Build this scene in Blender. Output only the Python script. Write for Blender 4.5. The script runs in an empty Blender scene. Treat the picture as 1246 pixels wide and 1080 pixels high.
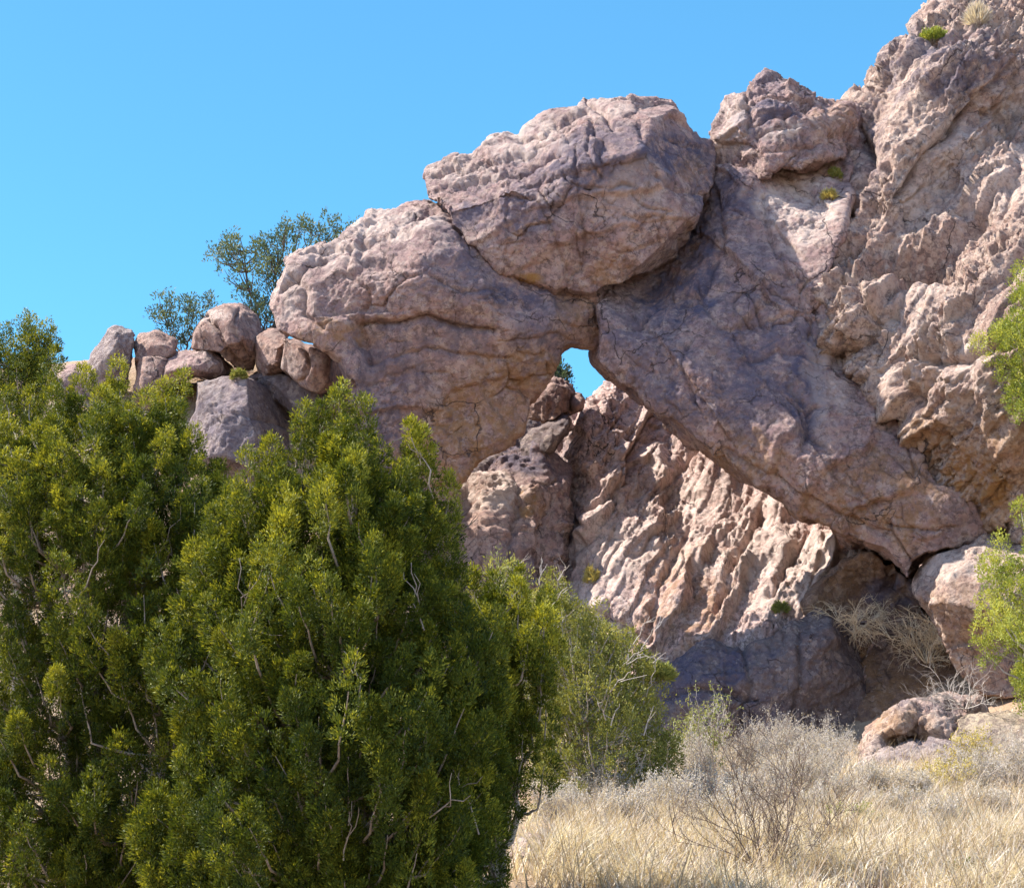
import bpy, math, random
import numpy as np
rng = np.random.default_rng(7)
random.seed(7)
scene = bpy.context.scene
COL = scene.collection
f32 = np.float32

# ------------------------------------------------------------------ camera model
PW, PH, FOC = 1246.0, 1080.0, 1950.0
CAMZ, PITCH = 1.6, math.radians(15.0)
CP, SP = math.cos(PITCH), math.sin(PITCH)

def at(u, v, Y):
    """point on the plane y = Y seen at photo pixel (u, v)"""
    u = np.asarray(u, float); v = np.asarray(v, float); Y = np.asarray(Y, float)
    dx = (u - PW / 2) / FOC; dz = -(v - PH / 2) / FOC
    t = Y / (CP - SP * dz)
    return np.stack([dx * t, Y + 0 * t, CAMZ + (CP * dz + SP) * t], -1)

cam = bpy.data.cameras.new('camera')
cam.sensor_width = 36; cam.lens = 36 * FOC / PW
cam.clip_start = .1; cam.clip_end = 20000
co = bpy.data.objects.new('camera', cam); COL.objects.link(co)
co.location = (0, 0, CAMZ); co.rotation_euler = (math.pi / 2 + PITCH, 0, 0)
scene.camera = co

# ------------------------------------------------------------------ noise
_perm = np.random.default_rng(11).permutation(4096).astype(np.int64)
_grad = np.random.default_rng(12).normal(size=(4096, 3)); _grad /= np.linalg.norm(_grad, axis=1)[:, None]
_grad = _grad.astype(f32)
_rnd = np.random.default_rng(13).random((4096, 6)).astype(f32)

def _h(i, j, k):
    return _perm[(_perm[(_perm[i & 4095] + j) & 4095] + k) & 4095]

def perlin(p):
    p = np.asarray(p)
    i = np.floor(p).astype(np.int64); f = (p - i).astype(f32)
    w = f * f * f * (f * (f * 6 - 15) + 10)
    out = 0
    for a in (0, 1):
        wa = w[:, 0] if a else 1 - w[:, 0]
        for b in (0, 1):
            wb = w[:, 1] if b else 1 - w[:, 1]
            for c in (0, 1):
                wc = w[:, 2] if c else 1 - w[:, 2]
                g = _grad[_h(i[:, 0] + a, i[:, 1] + b, i[:, 2] + c)]
                d = g[:, 0] * (f[:, 0] - a) + g[:, 1] * (f[:, 1] - b) + g[:, 2] * (f[:, 2] - c)
                out = out + wa * wb * wc * d
    return out * 1.5

def fbm(p, octs=4, gain=.5, lac=2.03):
    o = 0; a = 1
    for q in range(octs):
        o = o + a * perlin(p + 17.3 * q); p = p * lac; a *= gain
    return o

def ridged(p, octs=4, gain=.5):
    o = 0; a = 1
    for q in range(octs):
        o = o + a * (1 - 2 * np.abs(perlin(p + 9.1 * q))); p = p * 2.07; a *= gain
    return o

def worley(p):
    """F1, F2-F1, cell random (n,6), offset from the cell point"""
    i = np.floor(p).astype(np.int64); f = (p - i).astype(f32)
    n = len(p)
    b1 = np.full(n, 9, f32); b2 = np.full(n, 9, f32); hid = np.zeros(n, np.int64); off = np.zeros((n, 3), f32)
    for a in (-1, 0, 1):
        for b in (-1, 0, 1):
            for c in (-1, 0, 1):
                h = _h(i[:, 0] + a, i[:, 1] + b, i[:, 2] + c)
                d = f - _rnd[h, :3] - np.array([a, b, c], f32)
                q = (d * d).sum(1)
                m = q < b1
                b2 = np.where(m, b1, np.minimum(b2, q))
                b1 = np.where(m, q, b1); hid = np.where(m, h, hid); off = np.where(m[:, None], d, off)
    b1 = np.sqrt(b1); b2 = np.sqrt(b2)
    return b1, b2 - b1, _rnd[hid], off

def facet(p, tilt=1.0, step=.5):
    F1, e, r, off = worley(p)
    h = ((r[:, 3:6] - .5) * off).sum(1) * 2 * tilt + (r[:, 0] - .5) * step
    return h, e

_LR = np.array([[.36, .48, -.8], [-.8, .6, 0], [.48, .64, .6]])
def facetlin(p):
    """continuous piecewise planar noise: flat facets meeting in creases"""
    p = p @ _LR.T.astype(f32)
    i = np.floor(p).astype(np.int64); f = (p - i).astype(f32)
    o = np.argsort(-f, axis=1); n = np.arange(len(p))
    fs = np.take_along_axis(f, o, 1)
    w = [1 - fs[:, 0], fs[:, 0] - fs[:, 1], fs[:, 1] - fs[:, 2], fs[:, 2]]
    c = i.copy(); out = 0
    for k in range(4):
        if k: c[n, o[:, k - 1]] += 1
        out = out + w[k] * _rnd[_h(c[:, 0], c[:, 1], c[:, 2]), 2]
    return (out - .5) * 2

def chip(p, q=.45, g=.75, h=.45):
    """scooped, nearly flat facets that meet in sharp outward edges, like flaked stone"""
    i = np.floor(p).astype(np.int64); f = (p - i).astype(f32)
    b = np.full(len(p), 9, f32)
    for a in (-1, 0, 1):
        for c in (-1, 0, 1):
            for e in (-1, 0, 1):
                k = _h(i[:, 0] + a, i[:, 1] + c, i[:, 2] + e)
                r = _rnd[k]
                d = f - r[:, :3] - np.array([a, c, e], f32)
                v = q * (d * d).sum(1) + g * ((r[:, 3:6] - .5) * d).sum(1) * 2 + h * (r[:, (a + 1)] - .5)
                b = np.minimum(b, v)
    return b + f32(.26)

# ------------------------------------------------------------------ mesh helpers
def mesh_from(name, V, Fq, smooth=True, attrs=None):
    me = bpy.data.meshes.new(name)
    k = Fq.shape[1]
    me.vertices.add(len(V)); me.vertices.foreach_set('co', np.ascontiguousarray(V, f32).ravel())
    me.loops.add(Fq.size); me.loops.foreach_set('vertex_index', np.ascontiguousarray(Fq, np.int32).ravel())
    me.polygons.add(len(Fq)); me.polygons.foreach_set('loop_start', np.arange(0, Fq.size, k, dtype=np.int32))
    if smooth: me.polygons.foreach_set('use_smooth', np.ones(len(Fq), bool))
    for an, arr in (attrs or {}).items():
        a = me.attributes.new(an, 'FLOAT_COLOR', 'POINT')
        c = np.ones((len(V), 4), f32); c[:, :arr.shape[1]] = arr
        a.data.foreach_set('color', c.ravel())
    me.update(calc_edges=True); me.validate()
    return me

def tag(o, label=None, cat=None, group=None, kind=None):
    if label: o['label'] = label
    if cat: o['category'] = cat
    if group: o['group'] = group
    if kind: o['kind'] = kind
    return o

def link(name, me, mat, parent=None, loc=(0, 0, 0)):
    o = bpy.data.objects.new(name, me); COL.objects.link(o)
    me.materials.append(mat)
    if parent: o.parent = parent
    else: o.location = loc
    return o

def empty(name, loc):
    o = bpy.data.objects.new(name, None); COL.objects.link(o); o.location = loc
    o.empty_display_size = .3
    return o

def tps(P, val, Q, lam=0.0):
    P = np.asarray(P, float); s = 100.0
    def U(A, B):
        d = ((A[:, None, :] - B[None]) ** 2).sum(-1) / s**2
        return .5 * d * np.log(d + 1e-9)
    n = len(P); M = np.zeros((n + 3, n + 3))
    M[:n, :n] = U(P, P) + lam * np.eye(n); M[:n, n] = 1; M[:n, n + 1:] = P / s; M[n, :n] = 1; M[n + 1:, :n] = P.T / s
    w = np.linalg.solve(M, np.concatenate([val, [0, 0, 0]]))
    out = np.empty(len(Q))
    for a in range(0, len(Q), 40000):
        q = Q[a:a + 40000]
        out[a:a + 40000] = U(q, P) @ w[:n] + w[n] + q @ w[n + 1:] / s
    return out

def polydist(poly, U, V):
    poly = np.asarray(poly, float); n = len(poly)
    d = np.full(U.shape, 1e9); ins = np.zeros(U.shape, bool)
    for i in range(n):
        x1, y1 = poly[i]; x2, y2 = poly[(i + 1) % n]
        ex, ey = x2 - x1, y2 - y1
        t = np.clip(((U - x1) * ex + (V - y1) * ey) / (ex * ex + ey * ey + 1e-9), 0, 1)
        d = np.minimum(d, np.hypot(U - x1 - t * ex, V - y1 - t * ey))
        c = ((y1 > V) != (y2 > V))
        ins ^= c & (U < ex * (V - y1) / (ey if ey else 1e-9) + x1)
    return np.where(ins, d, -d)

def linedist(pl, U, V):
    d = np.full(U.shape, 1e9)
    for (x1, y1), (x2, y2) in zip(pl[:-1], pl[1:]):
        ex, ey = x2 - x1, y2 - y1
        t = np.clip(((U - x1) * ex + (V - y1) * ey) / (ex * ex + ey * ey + 1e-9), 0, 1)
        d = np.minimum(d, np.hypot(U - x1 - t * ex, V - y1 - t * ey))
    return d

def unit_(a): return a / np.linalg.norm(a)

def smin(a, b, k):
    h = np.clip(.5 + .5 * (b - a) / k, 0, 1)
    return b + (a - b) * h - k * h * (1 - h)

def surface_nets(g):
    ins = g > 0
    nx, ny, nz = g.shape
    s = np.zeros((nx - 1, ny - 1, nz - 1), np.uint8)
    for a in (0, 1):
        for b in (0, 1):
            for c in (0, 1):
                s += ins[a:nx - 1 + a, b:ny - 1 + b, c:nz - 1 + c]
    idx = np.argwhere((s > 0) & (s < 8))
    vid = np.full(s.shape, -1, np.int32); vid[idx[:, 0], idx[:, 1], idx[:, 2]] = np.arange(len(idx))
    acc = np.zeros((len(idx), 3)); cnt = np.zeros(len(idx))
    cor = [(a, b, c) for a in (0, 1) for b in (0, 1) for c in (0, 1)]
    gv = {q: g[idx[:, 0] + q[0], idx[:, 1] + q[1], idx[:, 2] + q[2]] for q in cor}
    for q in cor:
        for ax in range(3):
            if q[ax]: continue
            r = list(q); r[ax] = 1; r = tuple(r)
            A, B = gv[q], gv[r]; m = (A > 0) != (B > 0)
            t = np.where(m, A / np.where(m, A - B, 1), 0)
            pt = np.repeat(np.array(q, float)[None], len(idx), 0); pt[:, ax] += t
            acc += pt * m[:, None]; cnt += m
    V = idx + acc / cnt[:, None]
    faces = []
    def quad(e, a, b, c, d, flip):
        q = np.stack([a, b, c, d], 1); q[flip] = q[flip][:, ::-1]; faces.append(q)
    for ax in range(3):
        sl0 = [slice(None)] * 3; sl1 = [slice(None)] * 3
        sl0[ax] = slice(0, -1); sl1[ax] = slice(1, None)
        e = ins[tuple(sl0)] != ins[tuple(sl1)]
        o1, o2 = [(1, 2), (2, 0), (0, 1)][ax]
        E = np.argwhere(e)
        E = E[(E[:, o1] > 0) & (E[:, o2] > 0) & (E[:, o1] < g.shape[o1] - 1) & (E[:, o2] < g.shape[o2] - 1)]
        def vv(d1, d2):
            c = E.copy(); c[:, o1] -= d1; c[:, o2] -= d2
            return vid[c[:, 0], c[:, 1], c[:, 2]]
        quad(E, vv(1, 1), vv(0, 1), vv(0, 0), vv(1, 0), ~ins[E[:, 0], E[:, 1], E[:, 2]])
    return V, np.concatenate(faces)

def vnormals(V, Fq):
    n = np.cross(V[Fq[:, 2]] - V[Fq[:, 0]], V[Fq[:, 3]] - V[Fq[:, 1]])
    N = np.zeros_like(V)
    for c in range(3):
        for k in range(4):
            N[:, c] += np.bincount(Fq[:, k], n[:, c], len(V))
    return N / (np.linalg.norm(N, axis=1)[:, None] + 1e-12)

def relax(V, Fq, it):
    for _ in range(it):
        S = np.zeros_like(V); w = np.zeros(len(V))
        for k in range(4):
            a, b = Fq[:, k], Fq[:, (k + 1) % 4]
            w += np.bincount(a, minlength=len(V)) + np.bincount(b, minlength=len(V))
            for c in range(3):
                S[:, c] += np.bincount(a, V[b, c], len(V)) + np.bincount(b, V[a, c], len(V))
        V = V * .4 + .6 * S / np.maximum(w, 1)[:, None]
    return V

def rotm(ax, ay, az):
    cx, sx = math.cos(ax), math.sin(ax); cy, sy = math.cos(ay), math.sin(ay); cz, sz = math.cos(az), math.sin(az)
    X = np.array([[1, 0, 0], [0, cx, -sx], [0, sx, cx]]); Y = np.array([[cy, 0, sy], [0, 1, 0], [-sy, 0, cy]])
    Z = np.array([[cz, -sz, 0], [sz, cz, 0], [0, 0, 1]])
    return Z @ Y @ X

# ------------------------------------------------------------------ materials
def new_mat(name):
    m = bpy.data.materials.new(name); m.use_nodes = True
    nt = m.node_tree; nt.nodes.clear()
    out = nt.nodes.new('ShaderNodeOutputMaterial')
    return m, nt, out

def N(nt, t, **kw):
    n = nt.nodes.new(t)
    for k, v in kw.items():
        if hasattr(n, k): setattr(n, k, v)
        else: n.inputs[k].default_value = v
    return n

def mixc(nt, fac, a, b, blend='MIX'):
    n = nt.nodes.new('ShaderNodeMix'); n.data_type = 'RGBA'; n.blend_type = blend
    for i, x in ((0, fac), (6, a), (7, b)):
        if hasattr(x, 'links'): nt.links.new(x, n.inputs[i])
        elif isinstance(x, (int, float)): n.inputs[i].default_value = x
        else: n.inputs[i].default_value = (*x, 1)
    return n.outputs[2]

def ramp(nt, src, a, b):
    n = nt.nodes.new('ShaderNodeMapRange'); n.interpolation_type = 'SMOOTHSTEP'
    nt.links.new(src, n.inputs[0]); n.inputs[1].default_value = a; n.inputs[2].default_value = b
    return n.outputs[0]

def math_(nt, op, a, b=0.0):
    n = nt.nodes.new('ShaderNodeMath'); n.operation = op
    for i, x in enumerate((a, b)):
        if hasattr(x, 'links'): nt.links.new(x, n.inputs[i])
        else: n.inputs[i].default_value = x
    return n.outputs[0]

def noise(nt, vec, scale, detail=6, rough=.6, dist=0.0):
    n = N(nt, 'ShaderNodeTexNoise'); n.inputs['Scale'].default_value = scale; n.inputs['Detail'].default_value = detail
    n.inputs['Roughness'].default_value = rough; n.inputs['Distortion'].default_value = dist
    nt.links.new(vec, n.inputs['Vector'])
    return n.outputs['Fac']

def rock_mat(name, c1, c2, c3, varn=(.095, .085, .125), bumpk=1.0, stretch=None):
    m, nt, out = new_mat(name)
    tc = N(nt, 'ShaderNodeNewGeometry').outputs['Position']
    mp = N(nt, 'ShaderNodeMapping'); nt.links.new(tc, mp.inputs[0]); vec = mp.outputs[0]
    if stretch: mp.inputs['Rotation'].default_value = stretch[0]; mp.inputs['Scale'].default_value = stretch[1]
    at_ = N(nt, 'ShaderNodeAttribute', attribute_name='paint')
    sep = N(nt, 'ShaderNodeSeparateColor'); nt.links.new(at_.outputs['Color'], sep.inputs[0])
    n1 = ramp(nt, noise(nt, vec, .6, 9, .66, .15), .38, .62)
    n2 = ramp(nt, noise(nt, vec, 2.3, 9, .68, .1), .42, .66)
    n3 = noise(nt, tc, 8.0, 9, .8)
    c = mixc(nt, n1, c1, c2)
    c = mixc(nt, math_(nt, 'MULTIPLY', n2, .75), c, c3)
    vo = N(nt, 'ShaderNodeTexVoronoi', feature='F1'); vo.inputs['Scale'].default_value = 7.5
    wn = N(nt, 'ShaderNodeTexNoise'); wn.inputs['Scale'].default_value = 5.0; nt.links.new(tc, wn.inputs[0])
    add = N(nt, 'ShaderNodeVectorMath', operation='ADD'); sc = N(nt, 'ShaderNodeVectorMath', operation='SCALE'); sc.inputs['Scale'].default_value = .22
    nt.links.new(wn.outputs['Color'], sc.inputs[0]); nt.links.new(tc, add.inputs[0]); nt.links.new(sc.outputs[0], add.inputs[1])
    nt.links.new(add.outputs[0], vo.inputs['Vector'])
    vs = N(nt, 'ShaderNodeSeparateColor'); nt.links.new(vo.outputs['Color'], vs.inputs[0])
    # clasts in the conglomerate: each its own tone
    c = mixc(nt, math_(nt, 'MULTIPLY', ramp(nt, vs.outputs[0], .55, 1.0), .45), c, (.46, .36, .30))
    c = mixc(nt, math_(nt, 'MULTIPLY', ramp(nt, vs.outputs[1], .6, 1.0), .6), c, (.15, .10, .09))
    # fine grain
    c = mixc(nt, math_(nt, 'MULTIPLY', ramp(nt, n3, .48, .62), .72), c, (.115, .075, .072))
    # paint: R desert varnish, G ochre, B pale bleached rock and painted-in sunlight
    br = noise(nt, tc, 1.9, 8, .7, .5); brk = ramp(nt, br, .36, .58); bro = ramp(nt, noise(nt, tc, 2.6, 8, .7, .4), .36, .6)
    c = mixc(nt, math_(nt, 'MULTIPLY', sep.outputs[0], brk), c, varn)
    c = mixc(nt, math_(nt, 'MULTIPLY', sep.outputs[1], bro), c, (.30, .16, .055))
    c = mixc(nt, math_(nt, 'MULTIPLY', sep.outputs[2], brk), c, (.56, .445, .385))
    # sparse lichen and thin dark water marks
    li = ramp(nt, noise(nt, tc, 3.7, 9, .75, .3), .665, .72)
    c = mixc(nt, math_(nt, 'MULTIPLY', li, .55), c, (.16, .15, .06))
    ln = math_(nt, 'ABSOLUTE', math_(nt, 'SUBTRACT', noise(nt, vec, 1.1, 5, .55, .15), .5))
    lm = math_(nt, 'MULTIPLY', math_(nt, 'SUBTRACT', 1.0, ramp(nt, ln, .0015, .008)), .40)
    c = mixc(nt, lm, c, (.085, .06, .062))
    cr = None
    for sc_, wd, mx in ((.62, .012, .85), (1.7, .018, .6)):
        v2 = N(nt, 'ShaderNodeTexVoronoi', feature='DISTANCE_TO_EDGE'); v2.inputs['Scale'].default_value = sc_
        w2 = N(nt, 'ShaderNodeTexNoise'); w2.inputs['Scale'].default_value = 2.2 * sc_; w2.inputs['Detail'].default_value = 6; nt.links.new(vec, w2.inputs[0])
        s2 = N(nt, 'ShaderNodeVectorMath', operation='SCALE'); s2.inputs['Scale'].default_value = .55 / sc_; nt.links.new(w2.outputs['Color'], s2.inputs[0])
        a2 = N(nt, 'ShaderNodeVectorMath', operation='ADD'); nt.links.new(vec, a2.inputs[0]); nt.links.new(s2.outputs[0], a2.inputs[1]); nt.links.new(a2.outputs[0], v2.inputs['Vector'])
        k2 = math_(nt, 'MULTIPLY', math_(nt, 'SUBTRACT', 1.0, ramp(nt, v2.outputs['Distance'], wd * .2, wd)), math_(nt, 'MULTIPLY', ramp(nt, noise(nt, tc, .9 * sc_, 3, .5), .50, .62), mx))
        cr = k2 if cr is None else math_(nt, 'MAXIMUM', cr, k2)
    c = mixc(nt, cr, c, (.055, .038, .038))
    c = mixc(nt, math_(nt, 'MULTIPLY', ramp(nt, noise(nt, tc, 15, 8, .8), .56, .70), .55), c, (.58, .47, .40))
    p = N(nt, 'ShaderNodeBsdfPrincipled'); p.inputs['Roughness'].default_value = .9; p.inputs['Specular IOR Level'].default_value = .2
    nt.links.new(c, p.inputs['Base Color'])
    h = math_(nt, 'ADD', math_(nt, 'MULTIPLY', noise(nt, tc, 6.5, 11, .74), .55), math_(nt, 'MULTIPLY', vo.outputs['Distance'], -.10))
    h = math_(nt, 'ADD', h, math_(nt, 'MULTIPLY', noise(nt, tc, 19, 8, .8), .30))
    h = math_(nt, 'SUBTRACT', h, math_(nt, 'MULTIPLY', cr, .35))
    b = N(nt, 'ShaderNodeBump'); b.inputs['Strength'].default_value = 1.0; b.inputs['Distance'].default_value = .17 * bumpk
    nt.links.new(h, b.inputs['Height']); nt.links.new(b.outputs[0], p.inputs['Normal'])
    nt.links.new(p.outputs[0], out.inputs[0])
    return m

def leaf_mat(name, dark, mid, light, trans=.35, rough=.6):
    m, nt, out = new_mat(name)
    a = N(nt, 'ShaderNodeAttribute', attribute_name='tone')
    s = N(nt, 'ShaderNodeSeparateColor'); nt.links.new(a.outputs['Color'], s.inputs[0])
    c = mixc(nt, ramp(nt, s.outputs[0], 0, .5), dark, mid); c = mixc(nt, ramp(nt, s.outputs[0], .5, 1), c, light)
    p = N(nt, 'ShaderNodeBsdfPrincipled'); p.inputs['Roughness'].default_value = rough; p.inputs['Specular IOR Level'].default_value = .25
    nt.links.new(c, p.inputs['Base Color'])
    t = N(nt, 'ShaderNodeBsdfTranslucent')
    nt.links.new(mixc(nt, 1.0, c, (1.15, 1.0, .55), 'MULTIPLY'), t.inputs[0])
    mx = N(nt, 'ShaderNodeMixShader'); mx.inputs[0].default_value = trans
    nt.links.new(p.outputs[0], mx.inputs[1]); nt.links.new(t.outputs[0], mx.inputs[2]); nt.links.new(mx.outputs[0], out.inputs[0])
    return m

def wood_mat(name, a, b, scale=12):
    m, nt, out = new_mat(name)
    tc = N(nt, 'ShaderNodeNewGeometry').outputs['Position']
    c = mixc(nt, ramp(nt, noise(nt, tc, scale, 6, .7), .35, .65), a, b)
    p = N(nt, 'ShaderNodeBsdfPrincipled'); p.inputs['Roughness'].default_value = .85; p.inputs['Specular IOR Level'].default_value = .2
    nt.links.new(c, p.inputs['Base Color']); nt.links.new(p.outputs[0], out.inputs[0])
    return m

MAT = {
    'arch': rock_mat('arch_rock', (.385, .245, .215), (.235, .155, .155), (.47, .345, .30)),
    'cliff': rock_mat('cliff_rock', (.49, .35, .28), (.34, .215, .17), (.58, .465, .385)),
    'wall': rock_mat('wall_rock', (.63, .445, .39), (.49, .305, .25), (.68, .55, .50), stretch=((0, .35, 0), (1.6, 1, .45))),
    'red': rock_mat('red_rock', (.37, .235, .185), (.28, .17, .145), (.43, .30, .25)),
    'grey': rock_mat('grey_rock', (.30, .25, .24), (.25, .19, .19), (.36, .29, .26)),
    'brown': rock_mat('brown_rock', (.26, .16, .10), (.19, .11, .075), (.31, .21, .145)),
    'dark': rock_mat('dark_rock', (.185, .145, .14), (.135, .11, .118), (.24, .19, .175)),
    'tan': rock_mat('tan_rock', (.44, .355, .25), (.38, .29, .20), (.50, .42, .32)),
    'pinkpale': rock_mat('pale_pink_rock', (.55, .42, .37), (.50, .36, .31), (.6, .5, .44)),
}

# ------------------------------------------------------------------ terrain
GC = [(640, 1085, 14), (940, 1085, 14), (1246, 1085, 14), (1246, 1010, 20), (940, 1010, 19), (700, 1020, 17.5),
      (1246, 955, 26), (940, 945, 26), (740, 985, 24), (980, 915, 35), (1246, 890, 32), (820, 915, 36), (1130, 885, 35), (1246, 800, 36),
      (0, 1150, 13), (330, 1160, 12), (600, 1130, 13), (-400, 1080, 18), (1700, 1000, 18), (300, 900, 30), (280, 660, 38.6), (150, 640, 38.5), (420, 660, 38.6), (0, 800, 30), (560, 850, 33), (700, 850, 38.5), (900, 880, 38.5),
      (600, 790, 40), (660, 640, 43), (420, 560, 41), (330, 470, 42.8), (230, 452, 43.5), (120, 456, 43.5), (0, 460, 43), (-300, 520, 43), (1300, 700, 40), (1700, 700, 38)]
gp = np.array([at(*c) for c in GC])
gx = np.array([[0, 0, 0], [-15, 0, 0], [15, 0, .2], [0, -8, 0], [-40, 20, 4], [40, 20, 4], [-30, 60, 11], [0, 60, 11.5], [30, 60, 11.5], [0, 75, 7], [-45, 75, 6], [45, 75, 6], [-60, 45, 9], [60, 45, 9]])
gp = np.concatenate([gp, gx])
def ground(xy):
    xy = np.atleast_2d(np.asarray(xy, float))
    r = np.hypot(xy[:, 0], xy[:, 1] - 25)
    q = xy.copy(); s = np.where(r > 62, 62 / np.maximum(r, 1e-6), 1)[:, None]
    q = (q - [0, 25]) * s + [0, 25]
    z = tps(gp[:, :2] * 4, gp[:, 2], q * 4, .001)
    w = np.clip((r - 40) / 50, 0, 1); w = w * w * (3 - 2 * w)
    return z * (1 - w) - 1.5 * w

def terrain():
    def axis(lo, hi, st):
        a = list(np.arange(lo, hi + 1e-6, st)); b = []
        d = st; x = hi
        while x < 6000: d *= 1.35; x += d; b.append(x)
        d = st; x = lo; c = []
        while x > -6000: d *= 1.35; x -= d; c.append(x)
        return np.array(c[::-1] + a + b)
    xs = axis(-30, 30, .2); ys = axis(-4, 56, .2)
    X, Y = np.meshgrid(xs, ys, indexing='ij')
    P = np.stack([X.ravel(), Y.ravel()], 1)
    z = ground(P)
    near = np.clip(1 - (np.hypot(P[:, 0], P[:, 1] - 25) - 35) / 40, 0, 1)
    p3 = np.concatenate([P, 0 * P[:, :1]], 1)
    z = z + near * (.10 * fbm(p3 * .7, 4) + .035 * fbm(p3 * 3.5, 3))
    V = np.concatenate([P, z[:, None]], 1)
    nx, ny = len(xs), len(ys)
    I = np.arange(nx * ny).reshape(nx, ny)
    Fq = np.stack([I[:-1, :-1].ravel(), I[1:, :-1].ravel(), I[1:, 1:].ravel(), I[:-1, 1:].ravel()], 1)
    m, nt, out = new_mat('dry_soil')
    tc = N(nt, 'ShaderNodeNewGeometry').outputs['Position']
    c = mixc(nt, ramp(nt, noise(nt, tc, .5, 8, .65), .4, .62), (.34, .25, .17), (.30, .19, .125))
    c = mixc(nt, ramp(nt, noise(nt, tc, 6, 8, .7), .5, .7), c, (.42, .34, .24))
    p = N(nt, 'ShaderNodeBsdfPrincipled'); p.inputs['Roughness'].default_value = .95; p.inputs['Specular IOR Level'].default_value = .1
    b = N(nt, 'ShaderNodeBump'); b.inputs['Distance'].default_value = .08
    nt.links.new(noise(nt, tc, 8, 10, .7), b.inputs['Height']); nt.links.new(b.outputs[0], p.inputs['Normal'])
    nt.links.new(c, p.inputs['Base Color']); nt.links.new(p.outputs[0], out.inputs[0])
    o = link('ground', mesh_from('ground', V, Fq), m); tag(o, kind='structure')
terrain()

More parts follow.
